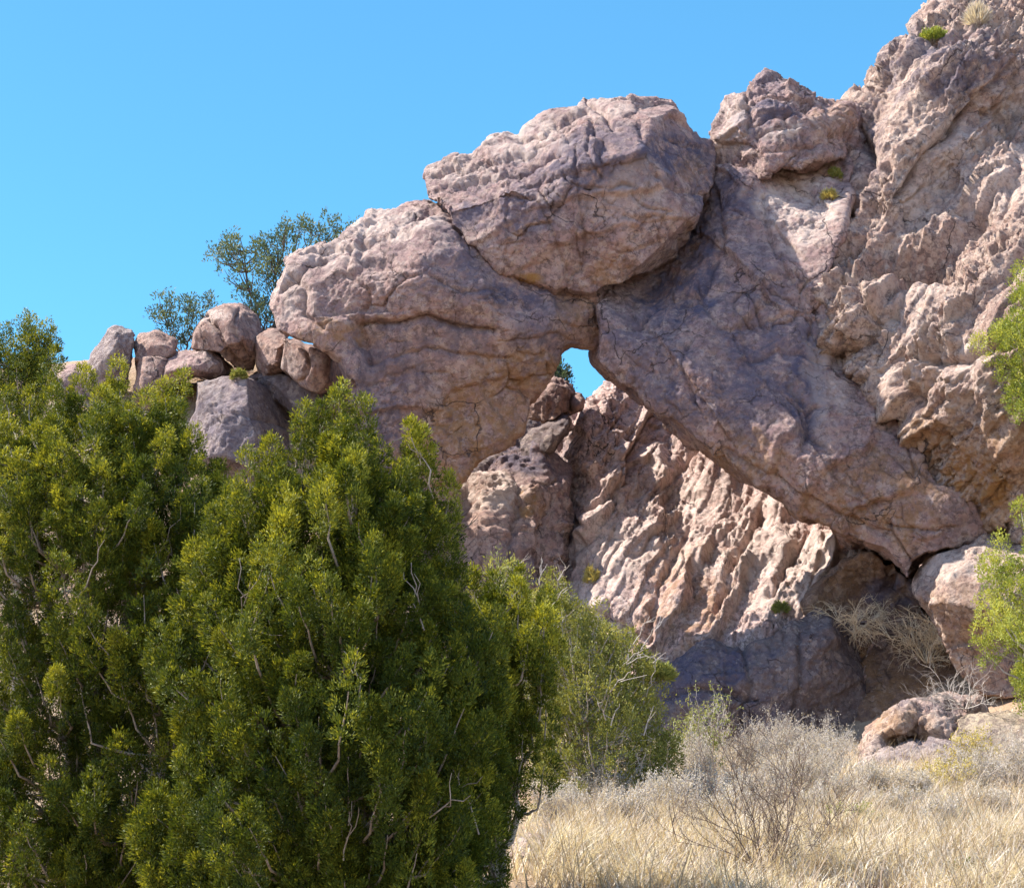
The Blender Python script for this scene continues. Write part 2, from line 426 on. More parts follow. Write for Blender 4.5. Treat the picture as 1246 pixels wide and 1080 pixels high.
# ------------------------------------------------------------------ rocks
def rock(name, label, cat, mat, poly, ctrl, back, h=2.4, k=.5, seed=0.0, big=.20, bigs=1.3, mid=.07, mids=.45, small=.05, cracks=(), paint=(),
         aniso=None, group=None, rag=3.0, ridge=0.0, ridges=1.0, beds=(), cuts=0, cutr=(.70, .92)):
    poly = np.asarray(poly, float); ctrl = np.asarray(ctrl, float)
    pad = 14
    us = np.arange(poly[:, 0].min() - pad, poly[:, 0].max() + pad, h); vs = np.arange(poly[:, 1].min() - pad, poly[:, 1].max() + pad, h)
    Ym = ctrl[:, 2].mean(); mpp = Ym / FOC; dy = h * mpp * 1.15
    U, V = np.meshgrid(us, vs, indexing='ij'); Q = np.stack([U.ravel(), V.ravel()], 1)
    fr = tps(ctrl[:, :2], ctrl[:, 2], Q, .002).reshape(U.shape)
    fr = np.clip(fr, ctrl[:, 2].min() - .5, back - .3)
    d = polydist(poly, U, V)
    q3 = np.stack([U.ravel() * mpp, V.ravel() * mpp, np.full(U.size, seed)], 1)
    d = d + (rag * (.6 * fbm(q3 * 1.6, 4, .6) + 1.1 * facetlin(q3.astype(f32) * 2.2))).reshape(U.shape)
    y0 = max(fr[d > -4].min() - .5, 1)
    ys = np.arange(y0, back + .4, dy)
    A = np.minimum(d * mpp * 2.6, 3.0).astype(f32)[:, :, None]
    B = (ys[None, None, :] - fr[:, :, None]).astype(f32) * f32(.8); C = (back - ys)[None, None, :].astype(f32)
    g = smin(smin(A, B, k), C, k)
    if cuts:                     # split faces: planes that slice pieces off the block
        r_ = np.random.default_rng(int(seed * 37) + 5)
        cu, cv = poly.mean(0); cy = .5 * (ctrl[:, 2].min() + min(back, ctrl[:, 2].max() + .8))
        X3 = ((U - cu) * mpp).astype(f32)[:, :, None]; Z3 = (-(V - cv) * mpp).astype(f32)[:, :, None]; Y3 = (ys - cy).astype(f32)[None, None, :]
        for _ in range(cuts):
            nv = unit_(np.array([r_.normal(), -abs(r_.normal()) * .9 - .25, r_.normal() * .8 + .15]))
            pr = nv[0] * X3 + nv[1] * Y3 + nv[2] * Z3
            sup = np.percentile(pr[g > 0], 99.8)
            g = np.minimum(g, f32(sup * r_.uniform(*cutr)) - pr)
    G, Fq = surface_nets(g)
    du = us[0] + G[:, 0] * h; dv = vs[0] + G[:, 1] * h; dY = ys[0] + G[:, 2] * dy
    P = at(du, dv, dY)
    Fq = Fq[:, ::-1]
    P = relax(P, Fq, 1)
    Nn = vnormals(P, Fq)
    cen = P.mean(0)
    if (Nn * (P - cen)).sum(1).mean() < 0: Fq = Fq[:, ::-1]; Nn = -Nn
    # detail
    R = np.eye(3) if aniso is None else np.diag(aniso[1]) @ rotm(*aniso[0]).T
    p = (P @ R.T + seed).astype(f32)
    wp = np.stack([fbm(p * .8 + 31, 3), fbm(p * .8 + 57, 3), fbm(p * .8 + 83, 3)], 1)
    D = np.zeros(len(P))
    vis = Nn[:, 1] < .55
    if big:
        D += big * 1.9 * chip((p + .10 * wp) / bigs) + big * .6 * facetlin((p + .10 * wp + 7) / (bigs * 1.3))
    for (dv_, per, am) in beds:      # joint planes: each slab rises slowly and ends in a sharp step
        dv_ = np.array(dv_) / np.linalg.norm(dv_)
        t = P @ dv_ / per + .5 * perlin(p * .35 + 20) + .22 * wp[:, 0] + .34 * facetlin((P / (per * 2.1)).astype(f32)) + seed
        fr_ = t - np.floor(t)
        cell = _rnd[_perm[np.floor(t).astype(np.int64) & 4095], 0]
        saw = np.where(fr_ < .86, fr_ / .86, (1 - fr_) / .14)
        D += am * (saw - .5) * (.35 + 1.1 * cell) * np.clip(.7 + 1.3 * perlin(p * .45 + 90), .1, 1.4)
    if ridge: D += ridge * ridged(p * ridges + 3, 3)
    pv = p[vis]
    rough = np.clip(.55 + 1.5 * perlin(pv * .55 + 40) * 1.4, .12, 1.5)
    dm = mid * 2.0 * chip((pv + .08 * wp[vis]) / mids) * (.35 + .8 * rough)
    dm += mid * 1.15 * chip((pv + .06 * wp[vis] + 3) / (mids * .42)) * (.25 + .9 * rough)
    dm += mid * .62 * chip((pv + 5) / (mids * .17)) * (.35 + rough)
    dm += small * .5 * fbm(P[vis].astype(f32) * 5 + seed, 4, .7) * (.5 + .6 * rough)
    if big:
        for gs, gd in ((1.15, .16), (.5, .07)):
            _, e, _, _ = worley((pv + .2 * wp[vis]) / gs)
            dm -= gd * np.exp(-e / .035) * np.clip(-.35 + 3.4 * perlin(pv * .8 / gs + 11), 0, 1) * min(1, big / .17)
    D[vis] += dm
    for pl, wpx, dep in cracks:
        jag = 3.5 * fbm(np.stack([du * mpp, dv * mpp, 0 * du + seed], 1) * 3, 3)
        q = linedist(pl, du + jag, dv + jag)
        D -= np.where(vis & (Nn[:, 1] < .2), dep * 1.15 * np.exp(-np.abs(q / wpx) ** 1.3), 0)
    P = P + Nn * D[:, None]
    pa = np.zeros((len(P), 3), f32)
    wob = 1 + .8 * fbm(p * 1.1 + 71, 3)
    for (u, v, ru, rv, ch, w) in paint:
        q = ((du - u) / ru) ** 2 + ((dv - v) / rv) ** 2
        pa[:, ch] = np.maximum(pa[:, ch], w * np.clip(1.6 - q * wob, 0, 1))
    base = np.array([P[:, 0].mean(), P[:, 1].mean(), P[:, 2].min()])
    o = link(name, mesh_from(name, P - base, Fq, True, {'paint': pa}), MAT[mat], loc=base)
    return tag(o, label, cat, group, 'thing')

SUNV = np.array([-.60, .13, .79]); SUNV /= np.linalg.norm(SUNV)

rock('arch_block', 'huge purple-brown rock block forming the lower left limb of the natural arch', 'arch rock', 'arch',
     [(326, 377), (336, 345), (348, 316), (362, 302), (413, 291), (437, 271), (451, 259), (485, 252), (523, 246), (548, 236), (566, 256), (584, 276), (604, 292), (626, 310), (652, 326), (680, 338), (705, 332), (770, 316),
      (776, 366), (740, 384), (731, 412), (727, 424), (712, 424), (694, 426), (680, 436), (671, 450), (660, 464), (653, 480), (645, 503), (636, 527), (612, 545), (594, 556), (574, 571), (560, 590), (540, 620), (470, 620), (440, 560), (425, 470), (418, 436), (380, 419), (340, 402)],
     [(330, 378, 38.0), (350, 320, 38.2), (400, 296, 38.7), (480, 262, 39.0), (528, 250, 39.0), (430, 325, 37.35), (500, 300, 37.3), (540, 296, 37.4), (590, 340, 37.0), (450, 400, 37.4), (380, 380, 37.5), (560, 400, 37.2), (640, 395, 37.2), (680, 390, 37.6),
      (705, 395, 38.0), (726, 400, 38.3), (730, 362, 38.0), (570, 268, 38.6), (610, 305, 38.2), (660, 340, 38.0), (555, 245, 38.9), (700, 345, 38.2), (766, 345, 39.0), (760, 325, 38.9), (600, 455, 37.8), (650, 470, 38.5), (610, 520, 38.5), (560, 500, 38.2), (560, 570, 38.8), (500, 540, 38.2), (450, 480, 37.4), (440, 560, 37.8)],
     39.7, k=.16, h=1.8, beds=[((.18, .1, -1), 1.25, .13), ((.9, 0, .35), 1.7, .12)], seed=3.1, big=.19, bigs=1.8, mid=.034, small=.055,
     cracks=[([(340, 350), (380, 318), (430, 300), (480, 286), (528, 262)], 3.5, .2), ([(425, 300), (420, 330), (447, 352), (440, 395), (452, 440)], 3, .12), ([(440, 395), (470, 392), (520, 386), (560, 400), (600, 404)], 3.2, .24),
             ([(366, 304), (410, 302), (455, 291), (500, 290)], 3, .12), ([(452, 440), (520, 425), (600, 440), (660, 428)], 2.5, .09), ([(520, 330), (560, 352), (610, 350), (650, 372)], 2, .08), ([(350, 330), (372, 350), (366, 380), (395, 400)], 3, .14)],
     paint=[(600, 300, 60, 40, 0, .7), (640, 350, 50, 20, 0, .9), (660, 400, 40, 40, 0, .6), (530, 410, 70, 25, 0, .6), (560, 330, 50, 30, 0, .5), (470, 450, 60, 40, 0, .6), (460, 520, 40, 60, 0, .8),
            (590, 500, 60, 50, 1, .6), (550, 560, 50, 50, 1, .7), (705, 392, 25, 45, 1, .4), (640, 450, 50, 25, 1, .6), (400, 300, 60, 20, 2, .7), (470, 275, 60, 22, 2, .8), (350, 350, 25, 40, 2, .6), (400, 405, 40, 14, 1, .6)])

rock('capstone_boulder', 'massive rounded capstone boulder at the crown of the arch', 'arch rock', 'arch',
     [(516, 213), (520, 203), (553, 193), (574, 193), (591, 181), (602, 170), (632, 164), (638, 152), (663, 140), (704, 131), (710, 121), (742, 120), (764, 123), (768, 115), (778, 120), (790, 121), (818, 119), (835, 139), (847, 158), (852, 170), (866, 172), (870, 190), (869, 212), (857, 250), (853, 266), (842, 287), (825, 313), (801, 331), (780, 341), (755, 347), (740, 352), (720, 357), (694, 365), (680, 366), (663, 356), (636, 344), (608, 328), (584, 311), (560, 287), (545, 267), (534, 248), (522, 240)],
     [(520, 212, 38.6), (535, 240, 37.7), (555, 200, 38.7), (620, 172, 38.9), (720, 128, 38.7), (800, 125, 38.6), (842, 155, 38.3), (600, 222, 37.0), (680, 180, 37.0), (740, 150, 36.8), (810, 155, 36.8), (640, 280, 36.9), (720, 220, 36.5), (780, 200, 36.5), (720, 300, 36.75), (790, 270, 36.7), (840, 235, 37.0),
      (750, 338, 36.9), (690, 350, 36.9), (640, 330, 36.9), (862, 215, 37.6), (570, 270, 37.0), (820, 300, 37.2)],
     39.7, k=.16, h=1.8, beds=[((.3, .1, -1), 1.0, .13), ((1, 0, -.15), 1.5, .12)], cuts=7, cutr=(.84, .96), seed=8.7, big=.17, bigs=1.7, mid=.036, small=.055,
     cracks=[([(545, 228), (580, 214), (625, 204), (680, 184)], 3, .2), ([(590, 196), (640, 184), (700, 152)], 3, .2), ([(632, 172), (668, 158), (712, 134)], 2.5, .18), ([(528, 214), (560, 206), (600, 200)], 2.5, .15), ([(712, 122), (735, 135), (745, 160)], 3, .2), ([(700, 185), (703, 235), (712, 290), (706, 330)], 2.5, .11), ([(655, 245), (676, 290), (690, 335)], 2.5, .09), ([(560, 225), (600, 235), (650, 240)], 2.5, .1), ([(742, 232), (757, 224), (772, 227)], 3, .14), ([(760, 262), (785, 270), (800, 262)], 2.5, .1), ([(800, 215), (828, 235), (850, 232)], 2.5, .10), ([(720, 160), (716, 190), (730, 215)], 2.5, .1), ([(735, 330), (760, 310), (800, 296)], 2, .07)],
     paint=[(815, 188, 40, 30, 0, 1), (700, 200, 60, 34, 0, .8), (740, 180, 60, 25, 0, .6), (640, 250, 40, 40, 0, .7), (575, 262, 30, 20, 0, .8), (600, 215, 50, 20, 0, .4), (860, 220, 16, 50, 0, .8),
            (645, 338, 16, 7, 1, 1), (745, 335, 30, 18, 1, .5), (840, 205, 18, 16, 1, .35), (770, 240, 40, 34, 2, .35), (640, 165, 50, 18, 2, .7), (730, 130, 40, 12, 2, .5), (560, 205, 40, 14, 2, .5)])

rock('peak_boulder', 'pointed rock knob standing on the ridge behind the notch beside the capstone', 'boulder', 'arch',
     [(858, 166), (866, 152), (886, 120), (907, 110), (921, 92), (933, 87), (948, 94), (965, 105), (989, 121), (1013, 127), (1028, 129), (1046, 136), (1048, 182), (1030, 194), (1000, 192), (975, 203), (951, 206), (917, 222), (880, 224), (868, 205)],
     [(866, 170, 38.8), (890, 125, 39.0), (932, 92, 39.6), (985, 125, 39.2), (1028, 132, 39.3), (930, 130, 38.6), (900, 170, 38.0), (960, 160, 38.1), (1010, 160, 38.3), (900, 210, 38.0), (950, 195, 38.0), (1020, 188, 38.4)],
     41, k=.14, h=1.8, beds=[((.3, 0, -1), .7, .14)], cuts=7, cutr=(.84, .96), seed=14.2, big=.24, bigs=.9, mid=.09, mids=.4, small=.05, cracks=[([(907, 112), (915, 140), (905, 165), (925, 185)], 3, .18), ([(915, 150), (950, 145), (990, 128)], 3, .18), ([(870, 175), (900, 178), (950, 182), (1000, 176)], 2.5, .1)],
     paint=[(935, 145, 35, 18, 0, .9), (930, 100, 30, 14, 0, .5), (890, 150, 22, 40, 2, .6), (955, 160, 20, 8, 2, .9), (1010, 150, 25, 25, 1, .3)])

rock('arch_slab', 'long leaning slab forming the right limb of the arch below the peak', 'arch rock', 'arch',
     [(731, 374), (742, 346), (765, 334), (792, 318), (810, 300), (828, 276), (838, 254), (846, 228), (850, 200), (880, 200), (917, 212), (951, 198), (1005, 184), (1036, 184), (1032, 240), (1022, 285), (1010, 330), (1012, 400), (1040, 437), (1083, 497), (1145, 590), (1180, 600), (1245, 600), (1245, 652), (1190, 658), (1167, 658), (1130, 673), (1117, 684), (1105, 702), (1098, 688), (1073, 668), (1027, 648), (977, 624), (923, 588), (877, 556), (840, 529), (815, 505), (783, 483), (752, 461), (734, 447), (725, 436), (730, 400)],
     [(737, 382, 37.4), (765, 362, 38.3), (808, 342, 38.6), (848, 296, 38.6), (868, 238, 38.8), (790, 322, 39.2), (832, 272, 39.3), (850, 225, 39.3), (790, 390, 37.2), (840, 345, 37.5), (880, 290, 37.7), (900, 222, 38.3), (960, 205, 39.2), (1010, 195, 39.3), (1035, 250, 37.6), (910, 290, 37.6), (960, 300, 37.2), (1000, 340, 36.6), (1040, 420, 36.9), (860, 370, 36.6), (900, 420, 36.2), (800, 420, 36.5), (760, 415, 36.7), (735, 430, 37.2), (840, 470, 36.0), (950, 490, 35.6), (1020, 480, 35.9), (1050, 520, 35.4), (960, 560, 35.3), (1000, 590, 35.3), (1100, 600, 35.0), (1160, 620, 34.8),
      (790, 478, 36.7), (870, 543, 36.15), (950, 600, 35.85), (1020, 638, 35.7), (1090, 678, 35.5), (1125, 670, 35.2), (1235, 625, 35.7)],
     40.0, k=.07, h=1.8, beds=[((.85, 0, -.45), 1.5, .16), ((.4, 0, .9), 1.6, .10)], seed=21.9, big=.19, bigs=1.8, mid=.038, small=.055,
     cracks=[([(870, 235), (880, 290), (862, 330), (850, 352)], 3, .16), ([(735, 400), (770, 395), (800, 375), (850, 352)], 3, .14), ([(930, 240), (935, 290), (960, 330), (1000, 380)], 3, .12), ([(840, 352), (880, 400), (950, 385), (1000, 378)], 2.5, .1), ([(840, 405), (830, 450), (845, 490)], 2.5, .1), ([(960, 470), (985, 500), (975, 545)], 4, .15), ([(880, 545), (930, 575), (1000, 612), (1080, 655)], 3, .12), ([(1080, 640), (1120, 645), (1160, 640)], 2, .1), ([(905, 440), (950, 430), (1000, 445)], 2.5, .09)],
     aniso=((0, -.5, 0), (1.25, 1, .75)),
     paint=[(820, 360, 45, 30, 0, 1), (850, 310, 25, 50, 0, .9), (900, 240, 40, 30, 0, .8), (870, 480, 60, 40, 0, .8), (940, 440, 60, 60, 0, .7), (985, 480, 24, 60, 0, 1), (900, 340, 50, 70, 0, .45), (800, 440, 50, 40, 0, .6), (760, 400, 30, 30, 0, .6),
            (1080, 600, 70, 50, 1, .55), (900, 560, 80, 20, 1, .5), (1010, 630, 80, 20, 1, .5), (975, 245, 50, 50, 2, .9), (1010, 470, 25, 60, 2, .5), (960, 640, 30, 10, 1, .5)])

rock('rock_cliff', 'big sunlit pitted rock cliff rising out of frame beside the right limb', 'cliff', 'cliff',
     [(1004, 404), (1002, 372), (1003, 344), (996, 316), (1012, 280), (1015, 250), (1025, 228), (1025, 192), (1036, 156), (1043, 122), (1062, 111), (1066, 95), (1079, 89), (1078, 72), (1095, 55), (1102, 42), (1123, 24), (1135, 12), (1160, 3), (1195, -4), (1240, -30), (1420, -80), (1420, 760), (1260, 690), (1226, 632), (1200, 642), (1177, 634), (1160, 600), (1134, 590), (1122, 572), (1097, 531), (1073, 497), (1047, 457), (1030, 438)],
     [(1008, 400, 36.5), (1006, 330, 37.0), (1030, 250, 38.3), (1040, 180, 39.3), (1050, 130, 40.1), (1090, 70, 39.9), (1160, 10, 41.2), (1220, -10, 41.6), (1150, 60, 38.7), (1120, 120, 38.3), (1195, 95, 37.7), (1130, 175, 37.1), (1085, 235, 36.8), (1222, 140, 38.4), (1155, 215, 37.7), (1112, 268, 37.2), (1290, 120, 38.6), (1200, 220, 36.6), (1246, 240, 35.4), (1090, 340, 35.8), (1150, 350, 34.7), (1246, 330, 33.3), (1030, 440, 36.3), (1070, 440, 35.4), (1130, 440, 34.3), (1200, 450, 33.1), (1150, 500, 34.1), (1200, 530, 33.4), (1110, 520, 34.9), (1170, 570, 34.6), (1210, 600, 34.6), (1246, 620, 34.4), (1320, 480, 32.6), (1400, 300, 33.5), (1400, 650, 33.8), (1330, 60, 38.5), (1400, -40, 41.5)],
     47, h=2.1, k=.2, beds=[((.72, 0, -.69), 1.6, .40), ((.75, .1, -.6), .55, .12)], seed=33.3, big=.22, bigs=1.3, mid=.20, mids=.45, small=.08, ridge=.04, ridges=.8, aniso=((0, .6, 0), (1.5, 1, .6)),
     cracks=[([(1010, 350), (1040, 340), (1060, 390), (1050, 440)], 5, .25), ([(1036, 160), (1060, 190), (1045, 230)], 4, .2), ([(1190, 120), (1150, 160), (1120, 200), (1100, 240)], 5, .22), ([(1060, 320), (1120, 312), (1155, 290), (1180, 262)], 10, .7), ([(1095, 310), (1150, 322)], 12, .8), ([(1040, 150), (1058, 190), (1042, 240), (1022, 280)], 5, .4), ([(1215, 95), (1150, 160), (1095, 240)], 6, .3), ([(1090, 430), (1100, 470), (1120, 490)], 8, .3), ([(1120, 440), (1180, 438), (1230, 420)], 7, .3), ([(1240, 200), (1210, 260), (1190, 330)], 6, .22), ([(1105, 42), (1160, 50), (1200, 30), (1246, 25)], 5, .3)],
     paint=[(1160, 80, 60, 40, 0, .75), (1100, 60, 40, 30, 0, .5), (1060, 180, 20, 50, 0, .4), (1190, 590, 50, 40, 1, .9), (1130, 540, 40, 40, 1, .5), (1230, 560, 40, 60, 1, .5), (1120, 380, 60, 50, 2, .5), (1140, 440, 60, 30, 2, .6), (1150, 200, 60, 60, 2, .4), (1246, 180, 60, 60, 2, .5)])

rock('cliff_wall', 'sunlit pinkish fluted rock wall beneath the arch, ribbed diagonally', 'cliff', 'wall',
     [(676, 526), (689, 507), (702, 503), (714, 495), (722, 486), (733, 475), (752, 467), (770, 468), (790, 472), (850, 470), (1190, 560), (1190, 830), (1100, 860), (990, 870), (760, 870), (660, 800), (652, 700), (658, 633), (670, 589)],
     [(736, 478, 45.2), (712, 500, 44.5), (690, 520, 44.4), (676, 545, 45.4), (666, 600, 44.8), (700, 560, 43.0), (800, 500, 45.8), (760, 560, 43.4), (860, 560, 43.8), (715, 640, 41.6), (664, 660, 43.8), (700, 740, 40.2), (660, 780, 42.2), (760, 790, 39.2), (830, 790, 38.7), (820, 650, 41.7), (900, 640, 41.5), (900, 740, 39.0), (1000, 640, 41.0), (1100, 690, 40.0), (960, 750, 38.6), (1050, 720, 38.9), (1000, 820, 37.8), (830, 850, 38.2), (1180, 780, 39.0)],
     49, h=1.8, k=.15, beds=[((.9, 0, -.42), 1.5, .44), ((.85, 0, -.5), .55, .12), ((-.45, 0, -1), 1.2, .16)], seed=41.7, big=.16, bigs=.95, mid=.085, mids=.26, small=.04, ridge=.0, ridges=.8, aniso=((-.5, .42, 0), (1.5, 1.1, .55)),
     cracks=[([(668, 590), (676, 640), (664, 700)], 4, .3), ([(700, 640), (740, 610), (760, 570), (775, 520)], 4, .25), ([(800, 600), (830, 560), (850, 540)], 4, .25), ([(870, 740), (890, 690), (925, 620)], 5, .35), ([(790, 780), (800, 720), (830, 660)], 5, .25), ([(940, 720), (960, 680), (985, 640)], 4, .25)],
     paint=[(690, 600, 26, 90, 0, .5), (740, 670, 40, 40, 2, .6), (710, 720, 20, 40, 2, .7), (960, 690, 90, 50, 2, .85), (800, 620, 80, 70, 2, .6), (900, 640, 60, 50, 2, .6), (830, 730, 60, 60, 1, .45), (780, 560, 50, 60, 2, .35)])  # pale patches put extra sunlight into the wall's colour

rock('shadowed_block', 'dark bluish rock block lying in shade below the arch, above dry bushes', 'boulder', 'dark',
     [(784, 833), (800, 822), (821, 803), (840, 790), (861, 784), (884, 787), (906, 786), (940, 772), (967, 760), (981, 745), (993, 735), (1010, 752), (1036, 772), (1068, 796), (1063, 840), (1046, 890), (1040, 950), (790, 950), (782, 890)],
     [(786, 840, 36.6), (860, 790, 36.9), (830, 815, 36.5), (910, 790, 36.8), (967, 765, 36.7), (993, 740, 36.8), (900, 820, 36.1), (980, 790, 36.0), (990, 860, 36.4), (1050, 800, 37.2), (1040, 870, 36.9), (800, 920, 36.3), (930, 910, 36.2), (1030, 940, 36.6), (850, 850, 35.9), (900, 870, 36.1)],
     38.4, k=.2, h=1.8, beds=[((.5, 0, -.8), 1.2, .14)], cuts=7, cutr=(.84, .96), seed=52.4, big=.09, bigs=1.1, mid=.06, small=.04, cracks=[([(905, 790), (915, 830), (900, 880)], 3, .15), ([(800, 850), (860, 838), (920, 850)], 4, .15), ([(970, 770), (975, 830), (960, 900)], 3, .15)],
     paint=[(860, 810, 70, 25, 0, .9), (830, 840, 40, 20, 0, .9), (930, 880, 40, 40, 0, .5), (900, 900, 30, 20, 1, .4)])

rock('brown_slab', 'brown rock slab in the shaded hollow behind the dead bush', 'rock', 'brown',
     [(975, 735), (1000, 702), (1047, 672), (1066, 676), (1090, 690), (1116, 716), (1126, 742), (1150, 780), (1192, 828), (1200, 890), (1040, 900), (1030, 800)],
     [(990, 730, 38.2), (1047, 676, 37.7), (1080, 690, 37.6), (1060, 720, 38.4), (1100, 740, 37.9), (1050, 780, 38.0), (1120, 800, 37.2), (1070, 850, 37.0), (1180, 840, 36.6), (1150, 880, 36.2)],
     39.4, k=.25, seed=60.1, big=.16, bigs=.8, mid=.09, small=.05, cracks=[([(1085, 692), (1080, 720), (1110, 740)], 8, .35), ([(1060, 760), (1100, 770), (1140, 790)], 4, .2)], paint=[(1090, 720, 26, 20, 0, .8), (1100, 840, 50, 30, 1, .5)])

rock('leaning_boulder', 'tilted boulder with a sunlit top under the cliff beside the bright green juniper', 'boulder', 'cliff',
     [(1115, 714), (1118, 702), (1130, 682), (1150, 671), (1180, 658), (1206, 643), (1240, 640), (1290, 660), (1290, 850), (1195, 850), (1180, 828), (1160, 800), (1134, 760), (1121, 735)],
     [(1117, 715, 34.6), (1150, 676, 34.9), (1200, 650, 34.8), (1240, 650, 34.6), (1140, 715, 33.9), (1165, 700, 33.7), (1200, 690, 33.6), (1150, 745, 34.1), (1170, 780, 34.3), (1210, 780, 33.9), (1190, 830, 34.4), (1260, 800, 33.6)],
     36.8, k=.16, cuts=6, cutr=(.8, .95), seed=66.6, big=.12, bigs=.9, mid=.07, small=.05, paint=[(1150, 690, 36, 20, 2, .6), (1160, 750, 50, 40, 1, .35)])

# boulders seen through the opening and left of the wall
rock('domed_boulder', 'domed boulder with a bright sunlit top beside the foot of the arch', 'boulder', 'red',
     [(546, 602), (562, 585), (580, 574), (611, 562), (628, 576), (640, 589), (652, 600), (656, 640), (652, 700), (657, 745), (640, 790), (540, 790), (530, 650)],
     [(560, 592, 40.9), (608, 566, 41.3), (640, 592, 40.9), (590, 602, 40.2), (560, 640, 39.9), (600, 650, 39.7), (640, 640, 40.0), (590, 720, 39.5), (650, 720, 39.8)],
     42.6, k=.16, cuts=6, cutr=(.8, .95), seed=71.0, big=.2, bigs=.9, mid=.10, small=.05, cracks=[([(628, 578), (632, 620), (620, 660), (630, 710)], 4, .2), ([(560, 640), (600, 635), (650, 645)], 3, .12)], paint=[(590, 592, 50, 26, 2, 1), (640, 610, 14, 14, 1, .8), (630, 690, 30, 30, 0, .5)])
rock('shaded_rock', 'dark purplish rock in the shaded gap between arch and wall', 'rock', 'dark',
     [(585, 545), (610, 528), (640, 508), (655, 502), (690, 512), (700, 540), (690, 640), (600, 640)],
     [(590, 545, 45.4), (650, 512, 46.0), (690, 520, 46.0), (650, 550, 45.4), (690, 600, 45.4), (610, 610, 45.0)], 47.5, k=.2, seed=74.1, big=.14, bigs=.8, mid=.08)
rock('ridge_boulder', 'low shaded boulder wedged behind the domed boulder', 'boulder', 'arch',
     [(596, 566), (604, 552), (640, 546), (676, 550), (694, 575), (692, 640), (688, 720), (630, 740), (600, 620)],
     [(604, 556, 42.0), (640, 551, 42.0), (672, 555, 41.9), (640, 580, 41.3), (665, 600, 41.1), (650, 700, 40.7)], 43.2, k=.16, cuts=6, cutr=(.8, .95), seed=75.5, big=.18, bigs=.8, mid=.09, paint=[(640, 560, 40, 20, 0, .8)])
rock('grey_ledge', 'bluish grey ledge half hidden between the arch and the domed boulder', 'rock', 'grey',
     [(535, 585), (560, 572), (590, 556), (612, 548), (620, 566), (600, 640), (535, 650)],
     [(540, 590, 41.8), (612, 552, 42.2), (580, 580, 41.5), (600, 630, 41.3), (540, 640, 41.3)], 43, k=.25, seed=77.5, big=.12, mid=.08, paint=[(575, 590, 30, 30, 0, .6)])
rock('small_boulder', 'reddish boulder framed by the opening beneath the neck of the arch', 'boulder', 'red',
     [(644, 505), (651, 490), (660, 468), (670, 462), (688, 467), (692, 478), (690, 500), (676, 510), (660, 516)],
     [(650, 500, 43.0), (672, 464, 43.2), (688, 472, 43.1), (672, 482, 42.6), (680, 503, 42.7), (655, 510, 42.7)], 44.6, h=2, k=.25, cuts=6, cutr=(.8, .95), seed=79.5, big=.12, bigs=.5, mid=.07, mids=.3)
rock('stone', 'round dark stone poking up in the opening of the arch', 'stone', 'red',
     [(692, 490), (698, 481), (706, 479), (712, 486), (711, 500), (695, 503)],
     [(695, 492, 43.2), (704, 482, 43.3), (703, 492, 42.9), (710, 496, 43.1)], 44.4, h=2, k=.2, seed=81.5, big=.05, bigs=.5, mid=.05, mids=.3)
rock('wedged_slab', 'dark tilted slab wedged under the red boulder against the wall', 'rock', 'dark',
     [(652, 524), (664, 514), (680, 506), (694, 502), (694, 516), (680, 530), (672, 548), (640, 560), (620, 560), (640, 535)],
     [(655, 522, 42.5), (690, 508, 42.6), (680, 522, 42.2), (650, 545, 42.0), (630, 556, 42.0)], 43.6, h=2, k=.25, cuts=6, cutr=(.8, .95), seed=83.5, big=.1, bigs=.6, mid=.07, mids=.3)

# boulder pile on the left ridge
JL = 'boulders piled on the ridge left of the arch'
def boul(name, label, mat, poly, Y, back, seed, bulge=.55, hi=2.0, **kw):
    P = np.array(poly, float); c = P.mean(0); P = c + (P - c) * 1.05; r_ = np.random.default_rng(int(seed * 10))
    ctrl = [(u, v, Y + .15) for u, v in P] + [tuple(c + (p - c) * .78) + (Y - bulge * r_.uniform(.35, 1.0),) for p in P[::2]] + [(c[0] - 2, c[1] - 3, Y - bulge * .9)]
    a = dict(big=.07, bigs=.9, mid=.028, mids=.3, small=.03, k=.05, rag=2.0, cuts=12, cutr=(.62, .88)); a.update(kw)
    poly = [tuple(q) for q in P]
    return rock(name, label, 'boulder', mat, poly, ctrl, back, h=hi, seed=seed, **a)
boul('pillar_rock', 'leaning stone pillar standing against the sky, farthest left on the ridge', 'grey', [(108, 445), (122, 420), (131, 402), (140, 395), (161, 400), (164, 412), (159, 440), (158, 480), (110, 480)], 41.5, 42.6, 91.2, group=JL)
boul('square_boulder', 'squarish pinkish boulder on the ridge next to the stone pillar', 'red', [(164, 420), (171, 407), (192, 404), (213, 416), (208, 432), (190, 440), (168, 444)], 41.6, 43, 93.2, group=JL)
boul('block_boulder', 'upright pinkish block below the squarish boulder, above the juniper tops', 'red', [(166, 436), (186, 434), (203, 438), (202, 470), (198, 500), (168, 500)], 41.1, 43, 95.2, group=JL)
boul('long_boulder', 'long low boulder lying under the ridge shrub and reddish boulder', 'arch', [(203, 440), (206, 426), (236, 429), (260, 428), (286, 446), (290, 455), (262, 460), (235, 456), (215, 470), (200, 470)], 41.0, 43, 97.2, group=JL)
boul('reddish_boulder', 'biggest reddish cracked boulder of the ridge pile, flat topped', 'red', [(235, 424), (238, 406), (253, 381), (272, 374), (295, 371), (312, 385), (317, 412), (308, 450), (288, 446), (266, 430)], 40.8, 43, 99.2, .7, cracks=[([(252, 385), (262, 400), (268, 420), (290, 440)], 3, .2), ([(290, 375), (285, 400), (300, 430)], 2, .1)], paint=[(262, 384, 22, 8, 2, .7)], group=JL)
